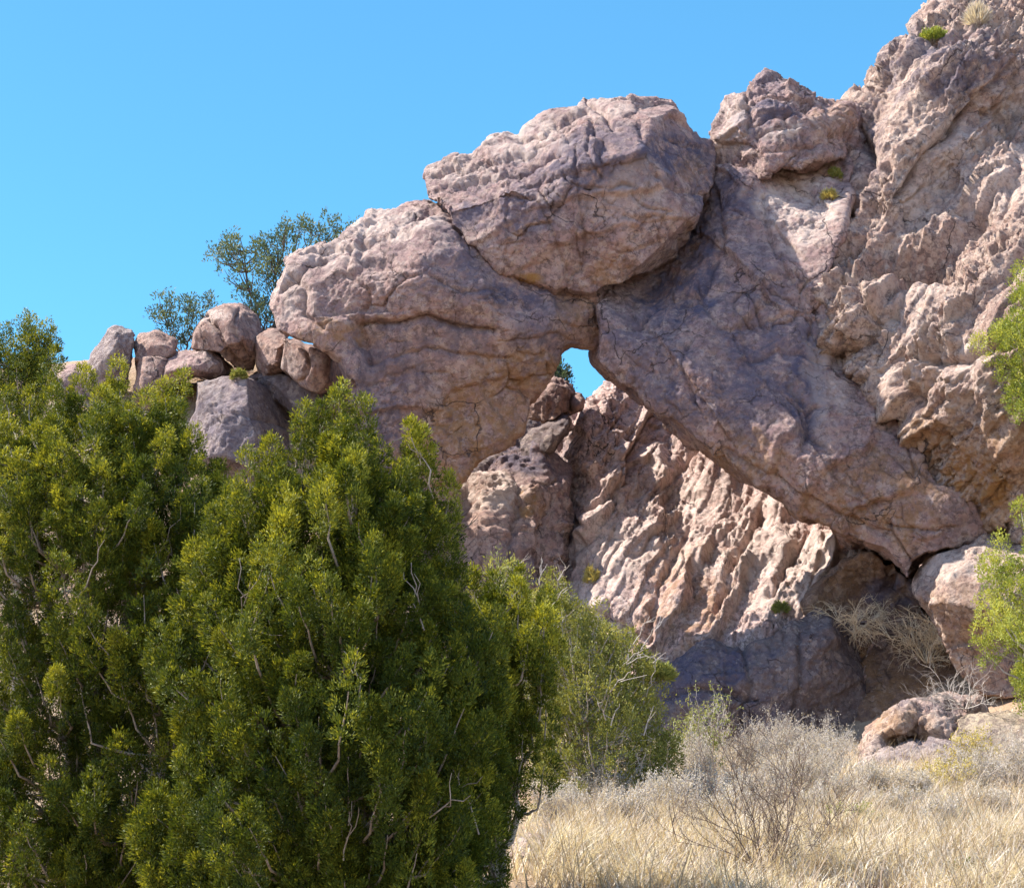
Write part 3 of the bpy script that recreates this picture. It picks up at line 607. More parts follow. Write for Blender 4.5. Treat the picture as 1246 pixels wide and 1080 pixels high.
boul('wedge_boulder', 'small wedge shaped boulder between the reddish boulder and its right neighbour', 'red', [(313, 452), (314, 404), (328, 400), (345, 408), (352, 430), (341, 459), (325, 462)], 40.4, 42.5, 101.2, group=JL)
boul('lower_boulder', 'rounded brown boulder tucked under the left tip of the arch', 'red', [(342, 448), (346, 414), (372, 420), (405, 432), (419, 446), (419, 460), (402, 474), (388, 479), (364, 466)], 39.6, 42, 103.2, .6, cracks=[([(372, 420), (378, 445), (366, 465)], 2.5, .12)], paint=[(350, 450, 12, 18, 2, .5)], group=JL)
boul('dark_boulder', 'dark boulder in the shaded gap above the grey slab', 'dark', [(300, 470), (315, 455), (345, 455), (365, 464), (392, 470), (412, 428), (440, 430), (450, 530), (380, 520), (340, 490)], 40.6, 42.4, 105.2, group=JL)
boul('grey_slab', 'smooth bluish grey sloping slab above the juniper tops', 'grey', [(238, 500), (243, 467), (274, 462), (308, 467), (340, 485), (366, 498), (372, 560), (346, 640), (232, 640), (230, 520)], 39.7, 42, 107.2, .5, hi=2.4, big=.08, bigs=1.2, mid=.04, paint=[(300, 500, 60, 30, 0, .5), (280, 530, 40, 30, 0, .5)], cracks=[([(250, 500), (300, 505), (350, 520)], 2, .06)])
boul('buried_rock', 'low rock showing on the ridge behind the juniper tops', 'arch', [(60, 470), (85, 448), (110, 442), (135, 448), (150, 470), (150, 520), (60, 520)], 42.0, 43.5, 109.2)

# rocks at the lower right
rock('hollow_rock', 'rounded rock with an ochre hollow beneath its rim, above the grasses', 'rock', 'cliff',
     [(1048, 912), (1052, 900), (1062, 884), (1085, 868), (1120, 853), (1155, 846), (1190, 852), (1205, 880), (1180, 905), (1120, 915), (1090, 930), (1050, 935)],
     [(1055, 905, 30.3), (1075, 876, 30.6), (1120, 857, 31.0), (1180, 858, 31.2), (1095, 885, 30.1), (1110, 895, 30.9), (1085, 905, 30.8), (1140, 880, 30.2), (1170, 890, 30.2), (1070, 925, 30.2)],
     33, h=2.2, k=.2, cuts=5, cutr=(.85, .96), seed=112, big=.1, bigs=.6, mid=.07, mids=.35, paint=[(1100, 890, 36, 22, 1, .6), (1120, 860, 50, 12, 0, .5)])
rock('flat_rock', 'flat grey rock jutting from the dry grass under the hollow rock', 'rock', 'grey',
     [(1048, 932), (1066, 920), (1092, 911), (1130, 905), (1170, 902), (1215, 905), (1230, 930), (1180, 975), (1135, 975), (1110, 950), (1080, 938)],
     [(1060, 926, 29.2), (1120, 910, 29.6), (1170, 906, 29.6), (1220, 915, 29.4), (1130, 925, 28.9), (1160, 955, 28.9), (1100, 935, 28.9), (1200, 940, 28.9)],
     31, h=2.2, k=.16, cuts=5, cutr=(.85, .96), seed=115, big=.08, bigs=.7, mid=.06, mids=.35, paint=[(1075, 925, 26, 10, 2, .8), (1150, 940, 30, 20, 0, .4)])
rock('tan_ledge', 'smooth tan sandstone ledge behind yellowish bushes, below the bright juniper', 'rock', 'tan',
     [(1157, 892), (1165, 874), (1200, 868), (1250, 866), (1330, 864), (1330, 930), (1160, 930)],
     [(1160, 890, 30.0), (1180, 874, 30.3), (1246, 870, 30.3), (1200, 890, 29.7), (1260, 890, 29.6), (1320, 900, 29.6), (1200, 920, 29.5)],
     32, h=2.4, k=.2, seed=118, big=.06, bigs=.8, mid=.04, small=.03)
rock('pink_stone', 'flat pale pink stone on the ground at the edge of the big juniper', 'stone', 'pinkpale',
     [(622, 1040), (640, 1026), (660, 1018), (669, 1021), (663, 1032), (640, 1044), (625, 1048)],
     [(626, 1040, 15.9), (660, 1021, 16.3), (645, 1034, 15.8), (662, 1030, 16.0), (630, 1046, 15.8)], 16.9, h=2, k=.1, seed=121, big=.04, bigs=.3, mid=.03, mids=.15, small=.015)
rock('pale_stone', 'bright pale stone in the grass at the right frame edge', 'stone', 'pinkpale',
     [(1228, 1030), (1234, 1016), (1250, 1012), (1275, 1018), (1280, 1040), (1240, 1044)],
     [(1232, 1026, 18.7), (1250, 1016, 18.9), (1270, 1024, 18.8), (1245, 1034, 18.6), (1270, 1040, 18.6)], 19.3, h=2.4, k=.1, seed=124, big=.05, bigs=.3, mid=.03, mids=.15, small=.015)
rock('brown_stone', 'brown stone half buried in straw beside the bright pale stone', 'stone', 'brown',
     [(1196, 1040), (1204, 1022), (1218, 1017), (1232, 1024), (1234, 1046), (1200, 1050)],
     [(1200, 1034, 18.5), (1217, 1020, 18.7), (1230, 1032, 18.6), (1216, 1036, 18.3)], 19.1, h=2.4, k=.1, seed=127, big=.05, bigs=.3, mid=.03, mids=.15, small=.015)

# ------------------------------------------------------------------ plants
def tubes(paths, sides=4):
    """paths: list of (n,3+1) arrays of points and radii -> verts, quads"""
    Vs = []; Fs = []; o = 0
    ang = np.arange(sides) * 2 * math.pi / sides
    for p in paths:
        X = p[:, :3]; r = p[:, 3]; n = len(X)
        T = np.gradient(X, axis=0); T /= np.linalg.norm(T, axis=1)[:, None] + 1e-9
        ref = np.array([.31, .87, .2]) if abs(T[0, 1]) < .8 else np.array([1., .1, .2])
        A = np.cross(T, ref); A /= np.linalg.norm(A, axis=1)[:, None] + 1e-9
        B = np.cross(T, A)
        ring = X[:, None] + r[:, None, None] * (A[:, None] * np.cos(ang)[None, :, None] + B[:, None] * np.sin(ang)[None, :, None])
        Vs.append(ring.reshape(-1, 3))
        i = np.arange(n - 1)[:, None] * sides + np.arange(sides)[None]
        j = np.arange(n - 1)[:, None] * sides + (np.arange(sides)[None] + 1) % sides
        Fs.append((np.stack([i, j, j + sides, i + sides], -1).reshape(-1, 4)) + o); o += n * sides
    return np.concatenate(Vs), np.concatenate(Fs)

def unit(a): return a / (np.linalg.norm(a, axis=-1, keepdims=True) + 1e-9)

def leaves(P, D, L, Wd, tone):
    n = len(P)
    S = unit(np.cross(D, rng.normal(size=(n, 3))))
    L = np.broadcast_to(L, n)[:, None]; Wd = np.broadcast_to(Wd, n)[:, None]
    V = np.stack([P, P + D * L * .5 + S * Wd * .5, P + D * L, P + D * L * .5 - S * Wd * .5], 1).reshape(-1, 3)
    Fq = np.arange(4 * n).reshape(n, 4)
    t = np.repeat(np.clip(tone, 0, 1), 4)[:, None]
    return V, Fq, np.concatenate([t, t, t], 1)

def curve_path(a, b, r0, r1, n=6, sag=.0, wob=.06):
    t = np.linspace(0, 1, n)[:, None]
    L = np.linalg.norm(b - a)
    p = a * (1 - t) + b * t
    p = p + np.array([0, 0, -sag * L]) * (4 * t * (1 - t)) + rng.normal(size=(n, 3)) * wob * L / n * np.sin(math.pi * t)
    return np.concatenate([p, r0 * (1 - t) + r1 * t], 1)

def inside_poly(poly, n, bias=None):
    poly = np.array(poly, float); out = []
    lo, hi = poly.min(0), poly.max(0); c = 0
    while c < n:
        q = rng.random((n * 2, 2)) * (hi - lo) + lo
        d = polydist(poly, q[:, 0], q[:, 1]); q = np.concatenate([q, d[:, None]], 1)[d > 3]
        out.append(q); c += len(q)
    return np.concatenate(out)[:n]

def crown_tree(name, label, cat, base, Y, poly, tips, nfill, depth, plume, tuft, sprig, mleaf, mwood, trunk_r=.16, stems=5, tonebias=0.0, group=None, lean=.15, bare=0, front=.6, ntuft=22, nsprig=22, twig=.008, gap=1.15, jit=.14):
    """a tree whose crown is many upright plumes of leafy tufts carried on limbs; poly is the crown outline, depth its half thickness in m"""
    mpp = Y / FOC
    b = at(*base); b[2] = ground(b[:2])[0] - .05
    cand = inside_poly(poly, nfill * 9)
    nf = int(nfill * front)
    keep = []; sp = plume[0] * gap / mpp      # front plumes stand apart from each other
    xy = np.empty((0, 2))
    for c in cand:
        if len(keep) >= nf: break
        if len(xy) and (((xy - c[:2]) / [1, 1.5]) ** 2).sum(1).min() < sp * sp: continue
        keep.append(c); xy = np.concatenate([xy, c[None, :2]])
    nf = len(keep); nb = int(nfill * (1 - front))
    Q = np.concatenate([np.array(keep), cand[-nb:]]); nfill = len(Q)
    prof = np.sqrt(np.clip(1 - (1 - np.clip(Q[:, 2] * mpp / depth, 0, 1)) ** 2, .02, 1)) * depth
    s = np.concatenate([-1.12 + .75 * rng.random(nf) ** 1.4, rng.uniform(-.75, 1, nb)])
    C = at(Q[:, 0], Q[:, 1], Y + prof * s)
    T = np.array([at(u, v, Y + dy) for u, v, dy in tips]).reshape(-1, 3)
    # fill plumes: centres; tip plumes hang just under the traced tips
    n = nfill; sz = rng.uniform(.6, 1.4, n); Lp = plume[1] * sz * rng.uniform(.8, 1.2, n); Rp = plume[0] * sz ** .7 * rng.uniform(.8, 1.15, n)
    axisc = np.array([at(np.mean([p[0] for p in poly]), 600, Y)[0], Y, 0])
    out = C - axisc; out[:, 2] = 0; out = unit(out)
    ax = unit(out * lean + np.array([-.03, 0, 1]) + rng.normal(size=(n, 3)) * jit)
    B0 = C - ax * Lp[:, None] * .88
    if len(T):
        k = 3
        for q in range(k):
            m = len(T); l = plume[1] * rng.uniform(.8, 1.25, m); r = plume[0] * rng.uniform(.75, 1.05, m) * (1 + .15 * q)
            a = unit(np.array([0, 0, 1.]) + rng.normal(size=(m, 3)) * .10)
            dd = np.zeros((m, 3)) if q == 0 else rng.normal(size=(m, 3)) * plume[0] * np.array([.9, .9, .2]) * q
            B0 = np.concatenate([B0, T + dd - a * l[:, None] * (1 + .62 * q)]); ax = np.concatenate([ax, a]); Lp = np.concatenate([Lp, l]); Rp = np.concatenate([Rp, r])
    n = len(B0)
    ptone = rng.normal(.5 + tonebias, .11, n); ptone[nfill:] += .16  # tip plumes lighter: young growth, with sunlit tips painted into the tone
    # tufts
    t = rng.random((n, ntuft)); ph = rng.random((n, ntuft)) * 2 * math.pi
    e1 = unit(np.cross(ax, np.array([.3, .9, .1]))); e2 = np.cross(ax, e1)
    rr = Rp[:, None] * np.sqrt(np.clip(1 - np.abs(1.75 * t - .72) ** 2.4, .03, 1)) * rng.uniform(.55, 1.06, (n, ntuft))
    rad = e1[:, None] * np.cos(ph)[..., None] + e2[:, None] * np.sin(ph)[..., None]
    TC = (B0[:, None] + ax[:, None] * (t * Lp[:, None])[..., None] + rad * rr[..., None]).reshape(-1, 3)
    TR = unit(rad + ax[:, None] * .9).reshape(-1, 3)
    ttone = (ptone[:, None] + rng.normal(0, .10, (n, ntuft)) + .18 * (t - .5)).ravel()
    m = len(TC)
    g = rng.normal(size=(m, nsprig, 3)); g = unit(g) * rng.random((m, nsprig, 1)) ** .5
    SP_ = (TC[:, None] + g * tuft * np.array([1, 1, 1.3]) * rng.uniform(.7, 1.3, (m, 1, 1))).reshape(-1, 3)
    SD = unit(g * .9 + TR[:, None] * .9 + np.array([0, 0, .35]) + rng.normal(size=g.shape) * .35).reshape(-1, 3)
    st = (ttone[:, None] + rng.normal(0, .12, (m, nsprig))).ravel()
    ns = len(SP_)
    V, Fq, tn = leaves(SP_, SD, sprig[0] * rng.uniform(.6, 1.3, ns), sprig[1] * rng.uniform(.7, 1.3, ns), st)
    # wood: stems then limbs to plumes
    paths = []; nodes = []
    top = C[np.argsort(-C[:, 2])][:max(stems * 6, 12)] if not len(T) else np.concatenate([T, C[np.argsort(-C[:, 2])][:stems * 2]])
    sel = top[rng.permutation(len(top))[:stems]]
    for e in sel:
        e = e * np.array([.85, 1, 1]) + b * np.array([.15, 0, 0]); e = e - [0, 0, plume[1] * .8]
        a0 = b + np.array([rng.normal() * trunk_r * .5, rng.normal() * trunk_r * .5, 0])
        p = curve_path(a0, e, trunk_r * rng.uniform(.7, 1), trunk_r * .12, 12, .05, .25)
        p[:, 2] += 0; paths.append(p); nodes.append(p[2:])
    NODE = np.concatenate(nodes)
    for i in range(n):
        e = B0[i] + ax[i] * Lp[i] * .55
        d = NODE[:, :3] - B0[i]; w = np.linalg.norm(d, axis=1) + 1.2 * np.maximum(d[:, 2] + .15, 0)
        s0 = NODE[np.argmin(w)]
        mid_ = B0[i] * .75 + s0[:3] * .25 - [0, 0, .04]
        r0 = min(s0[3] * .7, twig * 2.2)
        pp = np.concatenate([curve_path(s0[:3], mid_, r0, twig * 1.2, 5, .06, .2), curve_path(mid_, e, twig * 1.2, twig * .4, 5, 0, .12)[1:]])
        paths.append(pp)
    for i in range(bare):     # bare grey twigs on the outside
        c = C[rng.integers(len(C))]; a = c + unit(rng.normal(size=3)) * .08
        e = c + np.array([rng.uniform(-.2, .45), -rng.uniform(.1, .35), rng.uniform(.15, .6)]) * .8
        paths.append(curve_path(a, e, twig * .9, twig * .35, 6, -.05, .3))
        for _ in range(2):
            f = a + (e - a) * rng.uniform(.3, .8); paths.append(curve_path(f, f + (e - a) * .4 + rng.normal(size=3) * .10, twig * .6, twig * .25, 4, 0, .3))
    Vt, Ft = tubes(paths, 5)
    root = empty(name, b); tag(root, label, cat, group)
    link('trunk', mesh_from('trunk', Vt - b, Ft), mwood, root)
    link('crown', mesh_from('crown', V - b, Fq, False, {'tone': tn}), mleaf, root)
    return root

LM = {
    'juniper': leaf_mat('juniper_foliage', (.012, .028, .005), (.070, .095, .008), (.33, .33, .03), .34),
    'blue': leaf_mat('distant_juniper_foliage', (.035, .060, .050), (.07, .11, .075), (.16, .18, .075), .34),
    'olive': leaf_mat('olive_foliage', (.06, .075, .018), (.17, .18, .035), (.34, .33, .09), .36),
    'bright': leaf_mat('bright_green_foliage', (.05, .08, .015), (.20, .25, .04), (.40, .42, .09), .40),
    'shrub': leaf_mat('cushion_foliage', (.10, .13, .03), (.22, .24, .06), (.36, .36, .12), .35),
    'straw': leaf_mat('straw_blades', (.32, .245, .185), (.535, .475, .40), (.72, .675, .59), .35, .7),
    'fluff': leaf_mat('seed_fluff', (.30, .265, .235), (.47, .43, .385), (.60, .56, .51), .35, .8),
    'yellow': leaf_mat('yellowing_foliage', (.25, .20, .06), (.45, .38, .12), (.58, .50, .20), .35, .8),
}
WM = {
    'bark': wood_mat('juniper_bark', (.20, .155, .12), (.36, .30, .25)),
    'grey': wood_mat('weathered_twig', (.30, .25, .22), (.46, .41, .36)),
    'tan': wood_mat('dead_tan_twig', (.50, .38, .24), (.66, .54, .37)),
    'dark': wood_mat('dark_twig', (.09, .065, .05), (.17, .125, .10)),
}

JP = dict(plume=(.105, .43), tuft=.035, sprig=(.030, .0088), gap=1.5, ntuft=62, nsprig=26, lean=.38, jit=.24, mleaf=LM['juniper'], mwood=WM['bark'])
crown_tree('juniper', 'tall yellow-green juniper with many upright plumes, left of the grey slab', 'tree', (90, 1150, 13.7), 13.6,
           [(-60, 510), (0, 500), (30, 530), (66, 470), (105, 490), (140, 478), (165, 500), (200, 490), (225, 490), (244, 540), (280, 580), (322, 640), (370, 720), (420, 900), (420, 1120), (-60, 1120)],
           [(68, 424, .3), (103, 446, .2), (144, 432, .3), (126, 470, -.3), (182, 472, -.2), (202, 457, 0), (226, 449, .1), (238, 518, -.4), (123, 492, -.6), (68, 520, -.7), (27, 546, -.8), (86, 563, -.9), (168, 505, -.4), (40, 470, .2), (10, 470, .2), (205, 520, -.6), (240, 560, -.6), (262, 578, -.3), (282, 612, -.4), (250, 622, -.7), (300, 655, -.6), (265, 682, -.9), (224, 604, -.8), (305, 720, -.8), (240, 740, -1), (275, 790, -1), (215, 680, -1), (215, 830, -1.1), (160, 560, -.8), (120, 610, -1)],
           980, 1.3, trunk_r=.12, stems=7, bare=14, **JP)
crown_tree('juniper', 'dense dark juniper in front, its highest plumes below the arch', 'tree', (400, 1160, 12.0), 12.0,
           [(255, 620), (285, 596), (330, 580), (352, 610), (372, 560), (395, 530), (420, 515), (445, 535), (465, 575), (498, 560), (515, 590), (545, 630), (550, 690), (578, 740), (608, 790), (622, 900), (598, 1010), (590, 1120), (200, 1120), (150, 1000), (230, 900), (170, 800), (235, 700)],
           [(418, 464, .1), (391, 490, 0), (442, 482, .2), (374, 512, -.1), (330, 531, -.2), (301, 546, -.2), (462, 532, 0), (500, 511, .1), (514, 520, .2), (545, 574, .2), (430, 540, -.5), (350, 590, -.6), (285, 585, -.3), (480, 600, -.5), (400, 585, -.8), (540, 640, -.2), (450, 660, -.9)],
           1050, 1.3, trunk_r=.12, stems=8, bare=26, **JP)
crown_tree('juniper', 'small dark green juniper at the foot of the big ones, beside the olive shrub', 'tree', (600, 1130, 13.3), 13.2,
           [(560, 750), (580, 720), (605, 715), (622, 725), (634, 755), (638, 800), (642, 880), (636, 950), (606, 1018), (560, 1050), (520, 900)],
           [(575, 690, .1), (602, 692, 0), (632, 690, 0), (628, 705, -.2), (657, 728, .1), (590, 740, -.3), (640, 760, -.4), (662, 800, -.1)],
           230, .75, trunk_r=.06, stems=4, bare=6, **JP)
crown_tree('juniper', 'dark green juniper top against the sky at the left frame edge', 'tree', (10, 900, 24.5), 24.5,
           [(-70, 420), (-10, 400), (15, 398), (35, 385), (48, 400), (62, 395), (58, 430), (50, 470), (60, 600), (-80, 640)],
           [(-5, 392, 0), (12, 394, 0), (30, 379, 0), (40, 384, .1), (58, 389, 0), (50, 410, .2), (22, 410, -.2), (36, 432, -.3), (64, 400, 0)],
           90, .8, plume=(.15, .62), tuft=.055, sprig=(.04, .018), mleaf=LM['juniper'], mwood=WM['bark'], trunk_r=.12, stems=4, tonebias=-.05, ntuft=55, nsprig=12, gap=1.3)
crown_tree('scrub_tree', 'loose olive green scrub tree with pale twigs, right of the dark junipers', 'tree', (740, 985, 23), 23,
           [(640, 760), (655, 715), (672, 698), (690, 720), (720, 745), (760, 765), (790, 790), (800, 830), (800, 880), (830, 900), (825, 930), (740, 965), (680, 980), (640, 1000)],
           [(672, 695, 0), (655, 720, 0), (715, 742, .2), (765, 765, .1), (795, 800, 0)],
           440, 1.5, plume=(.19, .42), tuft=.075, sprig=(.042, .018), mleaf=LM['olive'], mwood=WM['grey'], trunk_r=.07, stems=7, bare=60, ntuft=26, nsprig=13, lean=.35, twig=.010)
crown_tree('scrub_tree', 'pale feathery shrub sprouting beside the domed boulder behind the small juniper', 'shrub', (620, 760, 30), 30,
           [(590, 760), (590, 700), (605, 676), (625, 680), (640, 720), (650, 770)],
           [(606, 672, 0), (622, 678, 0)], 40, .6, plume=(.2, .4), tuft=.13, sprig=(.07, .025), mleaf=LM['shrub'], mwood=WM['grey'], trunk_r=.05, stems=4, bare=8, ntuft=8, nsprig=14)
crown_tree('ridge_tree', 'airy blue-green tree on the ridge behind the left tip of the arch', 'tree', (330, 420, 44.5), 44.5,
           [(258, 300), (272, 285), (290, 292), (312, 290), (326, 285), (342, 268), (372, 266), (398, 262), (420, 272), (432, 268), (420, 300), (380, 320), (345, 335), (338, 395), (300, 398), (288, 365), (270, 330), (260, 325)],
           [(262, 293, 0), (285, 280, 0), (325, 282, 0), (350, 264, 0), (372, 262, 0), (398, 258, 0), (430, 268, 0), (310, 290, 0)],
           170, 1.3, plume=(.20, .32), tuft=.13, sprig=(.10, .04), mleaf=LM['blue'], mwood=WM['dark'], trunk_r=.09, stems=7, tonebias=.05, ntuft=5, nsprig=13, lean=.5, twig=.013)
crown_tree('ridge_shrub', 'small airy blue-green shrub on the ridge between pillar and reddish boulder', 'shrub', (222, 440, 43.5), 43.5,
           [(184, 372), (205, 356), (225, 360), (250, 358), (264, 368), (255, 385), (240, 410), (222, 425), (200, 405), (188, 390)],
           [(188, 372, 0), (206, 353, 0), (230, 358, 0), (255, 358, 0)], 42, .8, plume=(.16, .26), tuft=.11, sprig=(.09, .036), mleaf=LM['blue'], mwood=WM['dark'], trunk_r=.05, stems=5, ntuft=5, nsprig=12, lean=.5, twig=.011)
crown_tree('ridge_shrub', 'dark green tree seen through the opening of the arch', 'tree', (660, 560, 47), 47,
           [(640, 475), (648, 444), (660, 438), (680, 440), (684, 450), (680, 464), (668, 484)],
           [(672, 436, 0), (682, 440, 0)], 60, .8, plume=(.24, .45), tuft=.17, sprig=(.11, .05), mleaf=LM['blue'], mwood=WM['dark'], trunk_r=.08, stems=3, tonebias=-.2, ntuft=9, nsprig=20)
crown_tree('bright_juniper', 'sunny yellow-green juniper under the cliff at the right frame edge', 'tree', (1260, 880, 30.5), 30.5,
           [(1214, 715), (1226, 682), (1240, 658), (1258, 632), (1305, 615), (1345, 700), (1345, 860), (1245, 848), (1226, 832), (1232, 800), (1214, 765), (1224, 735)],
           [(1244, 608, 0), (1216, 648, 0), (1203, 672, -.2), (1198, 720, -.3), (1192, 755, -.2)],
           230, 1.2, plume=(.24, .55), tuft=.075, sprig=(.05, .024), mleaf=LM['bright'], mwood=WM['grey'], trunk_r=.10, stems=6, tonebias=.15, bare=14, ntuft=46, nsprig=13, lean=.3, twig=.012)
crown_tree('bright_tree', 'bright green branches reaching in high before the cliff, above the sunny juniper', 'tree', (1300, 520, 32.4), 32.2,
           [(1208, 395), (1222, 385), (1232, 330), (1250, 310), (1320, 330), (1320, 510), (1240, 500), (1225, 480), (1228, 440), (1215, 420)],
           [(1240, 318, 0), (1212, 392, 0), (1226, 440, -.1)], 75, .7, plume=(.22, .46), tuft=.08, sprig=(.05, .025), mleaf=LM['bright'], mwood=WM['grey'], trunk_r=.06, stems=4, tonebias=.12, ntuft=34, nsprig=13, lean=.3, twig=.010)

def hit(u, v):
    """first surface along the view ray, for planting things on the rock there"""
    dg = bpy.context.evaluated_depsgraph_get()
    o = np.array([0, 0, CAMZ]); d = unit(at(u, v, 10.) - o)
    r = scene.ray_cast(dg, o.tolist(), d.tolist())
    return np.array(r[1]) if r[0] else at(u, v, 30.)

def cushion(name, label, cat, u, v, ru, rv, mat, n=260, blade=(.10, .02), up=.6, group=None, wood='grey'):
    """low cushion of leafy shoots rooted on the rock or ground at (u, v)"""
    bpy.context.view_layer.update()
    b = hit(u, v); mpp = b[1] / FOC
    R = np.array([ru * mpp, ru * mpp * .8, rv * mpp * 2])
    g = unit(rng.normal(size=(n, 3))); g[:, 2] = np.abs(g[:, 2])
    tipc = b + g * R * rng.uniform(.55, 1, (n, 1))
    paths = [curve_path(b + rng.normal(size=3) * .04, tipc[i], .008, .003, 4, 0, .15) for i in range(0, n, 8)]
    k = 16
    P = (tipc[:, None] + rng.normal(size=(n, k, 3)) * R * .10).reshape(-1, 3)
    D = unit(np.repeat(g, k, 0) + rng.normal(size=(n * k, 3)) * .5 + [0, 0, up])
    V, Fq, tn = leaves(P, D, blade[0] * rng.uniform(.6, 1.3, n * k), blade[1], np.repeat(rng.normal(.55, .18, n), k) + rng.normal(0, .1, n * k))
    root = empty(name, b); tag(root, label, cat, group)
    Vt, Ft = tubes(paths, 4)
    link('stem', mesh_from('stem', Vt - b, Ft), WM[wood], root)
    link('foliage', mesh_from('foliage', V - b, Fq, False, {'tone': tn}), LM[mat], root)

cushion('cushion_plant', 'green cushion plant on the upper ledge of the cliff', 'plant', 1136, 52, 21, 9, 'bright', 240, (.09, .022))
cushion('yucca', 'straw coloured spiky tuft on the cliff top near the cushion plant', 'plant', 1190, 32, 10, 11, 'straw', 90, (.34, .02), 1.2)
cushion('ledge_shrub', 'upper of two small yellowish shrubs in the crevice beside the leaning slab', 'shrub', 1016, 218, 9, 7, 'shrub', 110, (.08, .022))
cushion('ledge_shrub', 'lower and paler of two small shrubs in the crevice beside the leaning slab', 'shrub', 1009, 243, 10, 7, 'yellow', 110, (.08, .02))
cushion('bank_shrub', 'lime green low shrub against the left end of the shadowed block', 'shrub', 800, 826, 19, 8, 'shrub', 200, (.09, .022))
cushion('wall_shrub', 'tiny green tuft on the sunlit wall above the shadowed block', 'plant', 950, 744, 10, 6, 'shrub', 100, (.07, .02))
cushion('wall_shrub', 'pale yellow tuft at the left foot of the sunlit wall', 'plant', 720, 708, 9, 10, 'yellow', 100, (.08, .02))
cushion('ridge_tuft', 'pale green tuft in the gap above the grey slab', 'plant', 290, 461, 9, 6, 'shrub', 80, (.09, .03))

# ---- twiggy bushes
def twig_bush(name, label, cat, u, v, Y, height, spread, stems, matw, leaf=None, nleaf=0, leafsz=(.02, .012), r=.008, levels=3, group=None, droop=0.0, lift=1.0, base=None, kids=5):
    b = at(u, v, Y) if base is None else np.asarray(base, float)
    if base is None: b[2] = ground(b[:2])[0] - .03
    paths = []; ends = []
    def grow(a, d, L, rad, lev):
        n = 5 if lev else 6
        pts = [a]; dd = d.copy()
        for i in range(n - 1):
            dd = unit(dd + rng.normal(size=3) * .20 + np.array([0, 0, .06 - droop * (i / n)])); pts.append(pts[-1] + dd * L / (n - 1))
        pts = np.array(pts); rr = np.linspace(rad, rad * .45, n)
        paths.append(np.concatenate([pts, rr[:, None]], 1))
        if lev == 0: ends.append(pts[2:]); return
        for _ in range(kids):
            i = rng.integers(1, n); q = pts[i]
            nd = unit(dd * .8 + unit(rng.normal(size=3)) * .75 + np.array([0, 0, .25 * lift]))
            grow(q, nd, L * rng.uniform(.42, .68), max(rad * .6, .0022), lev - 1)
    for s in range(stems):
        a = rng.random() * 2 * math.pi; o = rng.random() ** .6
        d = unit(np.array([math.cos(a) * spread * o, math.sin(a) * spread * o, lift]))
        grow(b + np.array([math.cos(a), math.sin(a), 0]) * .05 * o, d, height * rng.uniform(.45, .68), r * rng.uniform(.7, 1.1), levels - 1)
    Vt, Ft = tubes(paths, 3)
    root = empty(name, b); tag(root, label, cat, group)
    link('stem', mesh_from('stem', Vt - b, Ft), matw, root)
    if leaf:
        E = np.concatenate(ends); i = rng.integers(0, len(E), nleaf)
        P = E[i] + rng.normal(size=(nleaf, 3)) * .018
        V, Fq, tn = leaves(P, unit(rng.normal(size=(nleaf, 3)) + [0, 0, .6]), leafsz[0] * rng.uniform(.6, 1.4, nleaf), leafsz[1], rng.normal(.55, .2, nleaf))
        link('foliage', mesh_from('foliage', V - b, Fq, False, {'tone': tn}), leaf, root)
    return root

GB = 'pale dry bushes on the slope'
bushes = [
    (735, 1000, 22.5, .95, 'pale dry bush at the foot of the olive scrub tree'), (690, 1012, 20.5, .75, 'low pale dry bush beside the small dark juniper'),
    (790, 985, 24.0, 1.0, 'pale dry bush right of the olive scrub tree'), (850, 975, 25.0, 1.0, 'pale dry bush in front of the pale green broom'),
    (905, 965, 26.5, 1.1, 'grey dry bush under the left half of the shadowed block'), (960, 952, 27.5, 1.15, 'tallest silvery dry bush, in front of the shadowed block'),
    (1012, 955, 27.5, 1.0, 'silvery dry bush in front of the right end of the shadowed block'), (925, 1000, 22.0, .9, 'grey dry bush halfway down the slope, above the dark bare bush'),
    (1000, 990, 23.5, .95, 'grey dry bush behind the fallen dark branch'), (1062, 990, 24.0, .6, 'purplish dry bush below the hollow rock'),
    (1112, 998, 23.5, .55, 'dry bush below the flat grey rock'), (830, 1020, 20.0, .8, 'wispy dry bush in the straw, left of the dark bare bush'),
    (760, 1035, 18.5, .55, 'small wispy bush in the straw nearest the pink stone'), (880, 1040, 18.5, .6, 'small wispy bush in the straw behind the widest bare bush'),
    (1090, 1020, 20.5, .6, 'small wispy bush right of the small round green bush'), (1150, 1040, 18.8, .55, 'small wispy bush left of the brown stone'),
    (720, 1010, 19.6, .55, 'low grey bush just right of the pink stone'), (800, 1005, 21.5, .7, 'grey bush between straw and the taller bushes, below the broom'),
    (860, 1000, 22.5, .75, 'mauve grey bush below the pale green broom'), (955, 985, 24.0, .8, 'mauve grey bush left of the fallen dark branch'),
    (1035, 1000, 22.6, .6, 'grey bush right behind the small round green bush'), (985, 1030, 20.0, .6, 'grey bush in front of the fallen dark branch'),
    (1210, 1010, 21.5, .5, 'low grey bush behind the brown stone'), (905, 1020, 20.5, .65, 'grey bush behind the widest bare bush'),
    (1190, 985, 24.5, .85, 'purplish dry bush below the yellowing bushes'), (1240, 975, 25.0, .9, 'dry bush at the right edge below the tan ledge'),
]
for i, (u, v, Y, h_, lab) in enumerate(bushes):
    twig_bush('dry_bush', lab, 'bush', u, v, Y, h_ * .95, 1.1, 20, WM['grey'], LM['fluff'], 5000, (.026, .013), r=.0085, levels=3, group=GB, kids=6)
twig_bush('bare_bush', 'dark bare bush in the front of the straw, widest and nearest', 'bush', 945, 1105, 14.4, 1.5, 1.1, 12, WM['dark'], r=.008, levels=4, kids=4)
